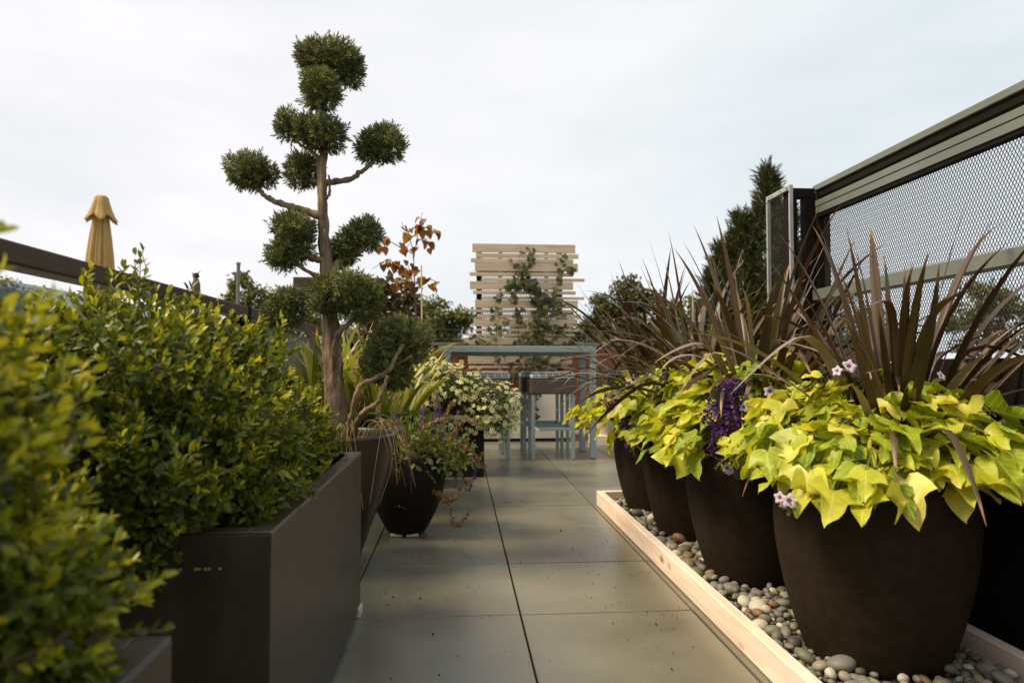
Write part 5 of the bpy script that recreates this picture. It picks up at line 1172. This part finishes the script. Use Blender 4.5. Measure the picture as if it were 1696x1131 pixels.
def cypress(label, base, h, rad, n, seed, spray, lobes):
    """conifer with ascending sprays; lobes: (dx, dy, height, radius) of its leaders"""
    t = thing('conifer_tree', label, 'tree', base, 'trees beyond the terrace'); r = rng(seed); b = np.array(base, float); q = MB(); w = MB()
    w.tube([b, b + [0, 0, h * .5], b + [0, 0, h * .93]], [.17, .1, .015], 8)
    for (dx, dy, hh, rd) in lobes:
        m = int(n * rd * hh / sum(l[2] * l[3] for l in lobes)); f = r.random(m) ** .8; a = r.uniform(0, 2 * PI, m)
        prof = rd * np.clip(np.interp(f, [0, .12, .4, .75, .93, 1], [.7, 1, .95, .55, .18, .03]), .02, 2); bump = 1 + lump(np.stack([np.cos(a) * 2, np.sin(a) * 2, f * hh * 1.6 / max(rd, .3)], -1), seed + int(dx * 10), .34, 1.7); k = r.random(m) ** .4
        o = np.stack([np.cos(a), np.sin(a), 0 * a], -1); P = b + np.array([dx, dy, 0]) + o * (prof * bump * k)[:, None] + UP * (hh * (.06 + .94 * f))[:, None]
        tip = o * .55 + UP * 1.0 + r.normal(0, .4, (m, 3)); q.many(SP_V * [.8, .8, 1.3], SP_F, P, frames(np.cross(tip, r.normal(0, 1, tip.shape)), tip), spray * r.uniform(.6, 1.3, m) * (1.1 - .35 * f), 0)
        if dx or dy: w.tube([b + [0, 0, hh * .15], b + [dx * .8, dy * .8, hh * .4], b + [dx, dy, hh * .9]], [.08, .06, .01], 6)
    w.build('trunk', M['trunk'], t, smooth=True); q.build('crown', M['conifer'], t)


def gat(px, Y): p = at(px, 605, Y); return (p[0], Y, -4.0)


def zat(py, Y): return (605 - py) / FPX * Y + CAMZ + 4.0


b_ = gat(1262, 19); cypress('tall dark conifer with a pointed top, behind the wing of the mesh screen', b_, zat(272, 19), 1.3, 11000, 701, .42, [(.25, 0, zat(272, 19), 1.0), (-.55, .1, zat(352, 19), .95), (-1.1, .2, zat(405, 19), .8), (-1.45, 0, zat(455, 19), .7), (.9, .2, zat(345, 19), .9), (1.6, .3, zat(420, 19), .8)])
b_ = gat(1035, 23); h_ = zat(443, 23)
leafy('dense dark round-headed tree between the trellis and the farthest flax', 'broadleaf_tree', b_, h_, [((0, 0, h_ - 1.1), (.85, .9, 1.1)), ((-.75, 0, h_ - 1.9), (.7, .9, 1.4)), ((.8, 0, h_ - 1.9), (.8, .9, 1.5)), ((0, 0, h_ - 3), (1.5, 1.2, 1.6))], 15000, .12, 711, M['conifer'], 90)
b_ = gat(1105, 27); h_ = zat(480, 27)
leafy('lighter olive tree behind the farthest flax, right of the dense dark tree', 'broadleaf_tree', b_, h_, [((0, 0, h_ - 1.2), (1.3, 1, 1.2)), ((.9, 0, h_ - 2), (1.1, 1, 1.4)), ((-.3, 0, h_ - 3), (1.8, 1, 1.6))], 9000, .13, 712, M['treeleaf'], 60)
b_ = gat(738, 24); h_ = zat(487, 24)
leafy('broad mid-green tree behind the trellis, right of the cloud-pruned tree', 'broadleaf_tree', b_, h_, [((-.2, 0, h_ - .9), (1.0, 1, .85)), ((.75, 0, h_ - 1.5), (.8, 1, 1.0)), ((-.9, 0, h_ - 1.5), (.8, 1, 1.0)), ((0, 0, h_ - 2.4), (1.6, 1.2, 1.3))], 14000, .12, 713, M['treeleaf'], 84)
b_ = gat(655, 26); h_ = zat(478, 26)
leafy('mid-green tree half hidden behind the red-leaved sapling', 'broadleaf_tree', b_, h_, [((0, 0, h_ - 1.2), (1.1, 1, 1.2)), ((.6, 0, h_ - 2.2), (1.3, 1.1, 1.3)), ((-.8, 0, h_ - 2.2), (1.3, 1.1, 1.3))], 10000, .13, 714, M['treeleaf'], 60)
b_ = gat(402, 24); h_ = zat(448, 24)
leafy('thin airy tree with sky showing through, behind the slim grey post', 'broadleaf_tree', b_, h_, [((-.35, 0, h_ - .8), (.55, .6, .85)), ((.35, 0, h_ - .85), (.5, .6, .85)), ((0, 0, h_ - 1.8), (.9, .8, .9))], 2400, .14, 715, M['treeleaf'], 46)
b_ = gat(470, 27); h_ = zat(485, 27)
leafy('yellow-green tree low behind the left pads of the cloud-pruned tree', 'broadleaf_tree', b_, h_, [((0, 0, h_ - 1), (1.4, 1, 1)), ((0, 0, h_ - 2.2), (1.8, 1.2, 1.3))], 8000, .13, 716, M['treeleaf'], 50)
for px_, py_, Y_, s_, l_ in ((8, 448, 33, 721, 'low green tree at the left edge of the photo, seen under the railing'), (590, 515, 31, 722, 'rounded green tree far behind the cloud-pruned tree trunk'), (870, 512, 30, 723, 'green tree far behind the slatted trellis'), (960, 500, 33, 724, 'green tree far behind the right edge of the trellis'), (1180, 480, 30, 725, 'green tree at the left foot of the tall conifer'), (1400, 480, 34, 726, 'far green tree seen through the mesh screen, left of the others'), (1640, 440, 30, 727, 'far green tree seen through the mesh at the right edge'), (270, 540, 34, 728, 'low green tree hidden behind the boxwood bushes')):
    b_ = gat(px_, Y_); h_ = zat(py_, Y_)
    leafy(l_, 'broadleaf_tree', b_, h_, [((0, 0, h_ - 1.2), (1.4, 1.2, 1.2)), ((-1, 0, h_ - 2.3), (1.5, 1.2, 1.4)), ((1.1, 0, h_ - 2.4), (1.5, 1.2, 1.4))], 5200, .17, s_, M['treeleaf'], 46)
# dark red shrub behind the pads, terracotta pot plant at the corner
rb = thing('red_shrub', 'dark red-leaved shrub behind the big pad of the cloud-pruned tree', 'bush', (-.75, 5.9, .02)); r = rng(97); q = MB(); st = MB()
cs = [(at(655, 495, 5.9), (.17, .16, .17)), (at(640, 530, 5.9), (.2, .18, .2)), (at(672, 520, 5.9), (.14, .15, .16))]
P, Nn = ellip_shell(r, cs, 1500, .22, 98, .25); q.many(HV, HF, P, frames(Nn - UP * .4 + r.normal(0, .5, P.shape), UP + Nn * .6 + r.normal(0, .4, P.shape)), r.uniform(.03, .06, len(P)), 0); q.build('foliage', M['redbush'], rb, smooth=True)
for k in range(16): st.tube(smooth([(-.75 + r.normal(0, .03), 5.9, .03), (-.75 + r.normal(0, .08), 5.9, .6), P[k * 60]], 4), np.linspace(.008, .002, 9), 5)
st.build('stem', M['twig'], rb)
for k, (y0_, y1_, z_) in enumerate(((538, 528, 0), (552, 549, 0))):
    a = at(640, y0_, 21); b = at(1010, y1_, 21); t = np.linspace(0, 1, 30)[:, None]; C = a + (b - a) * t - UP * .25 * (1 - (2 * t - 1) ** 2); q = MB(); q.tube(C, .012, 6)
    q.build('overhead_cable', M['wire'], loc=tuple(a), props=(['upper thin overhead cable crossing in front of the tree left of the trellis', 'lower thin overhead cable crossing in front of the tree left of the trellis'][k], 'cable', 'overhead cables'))
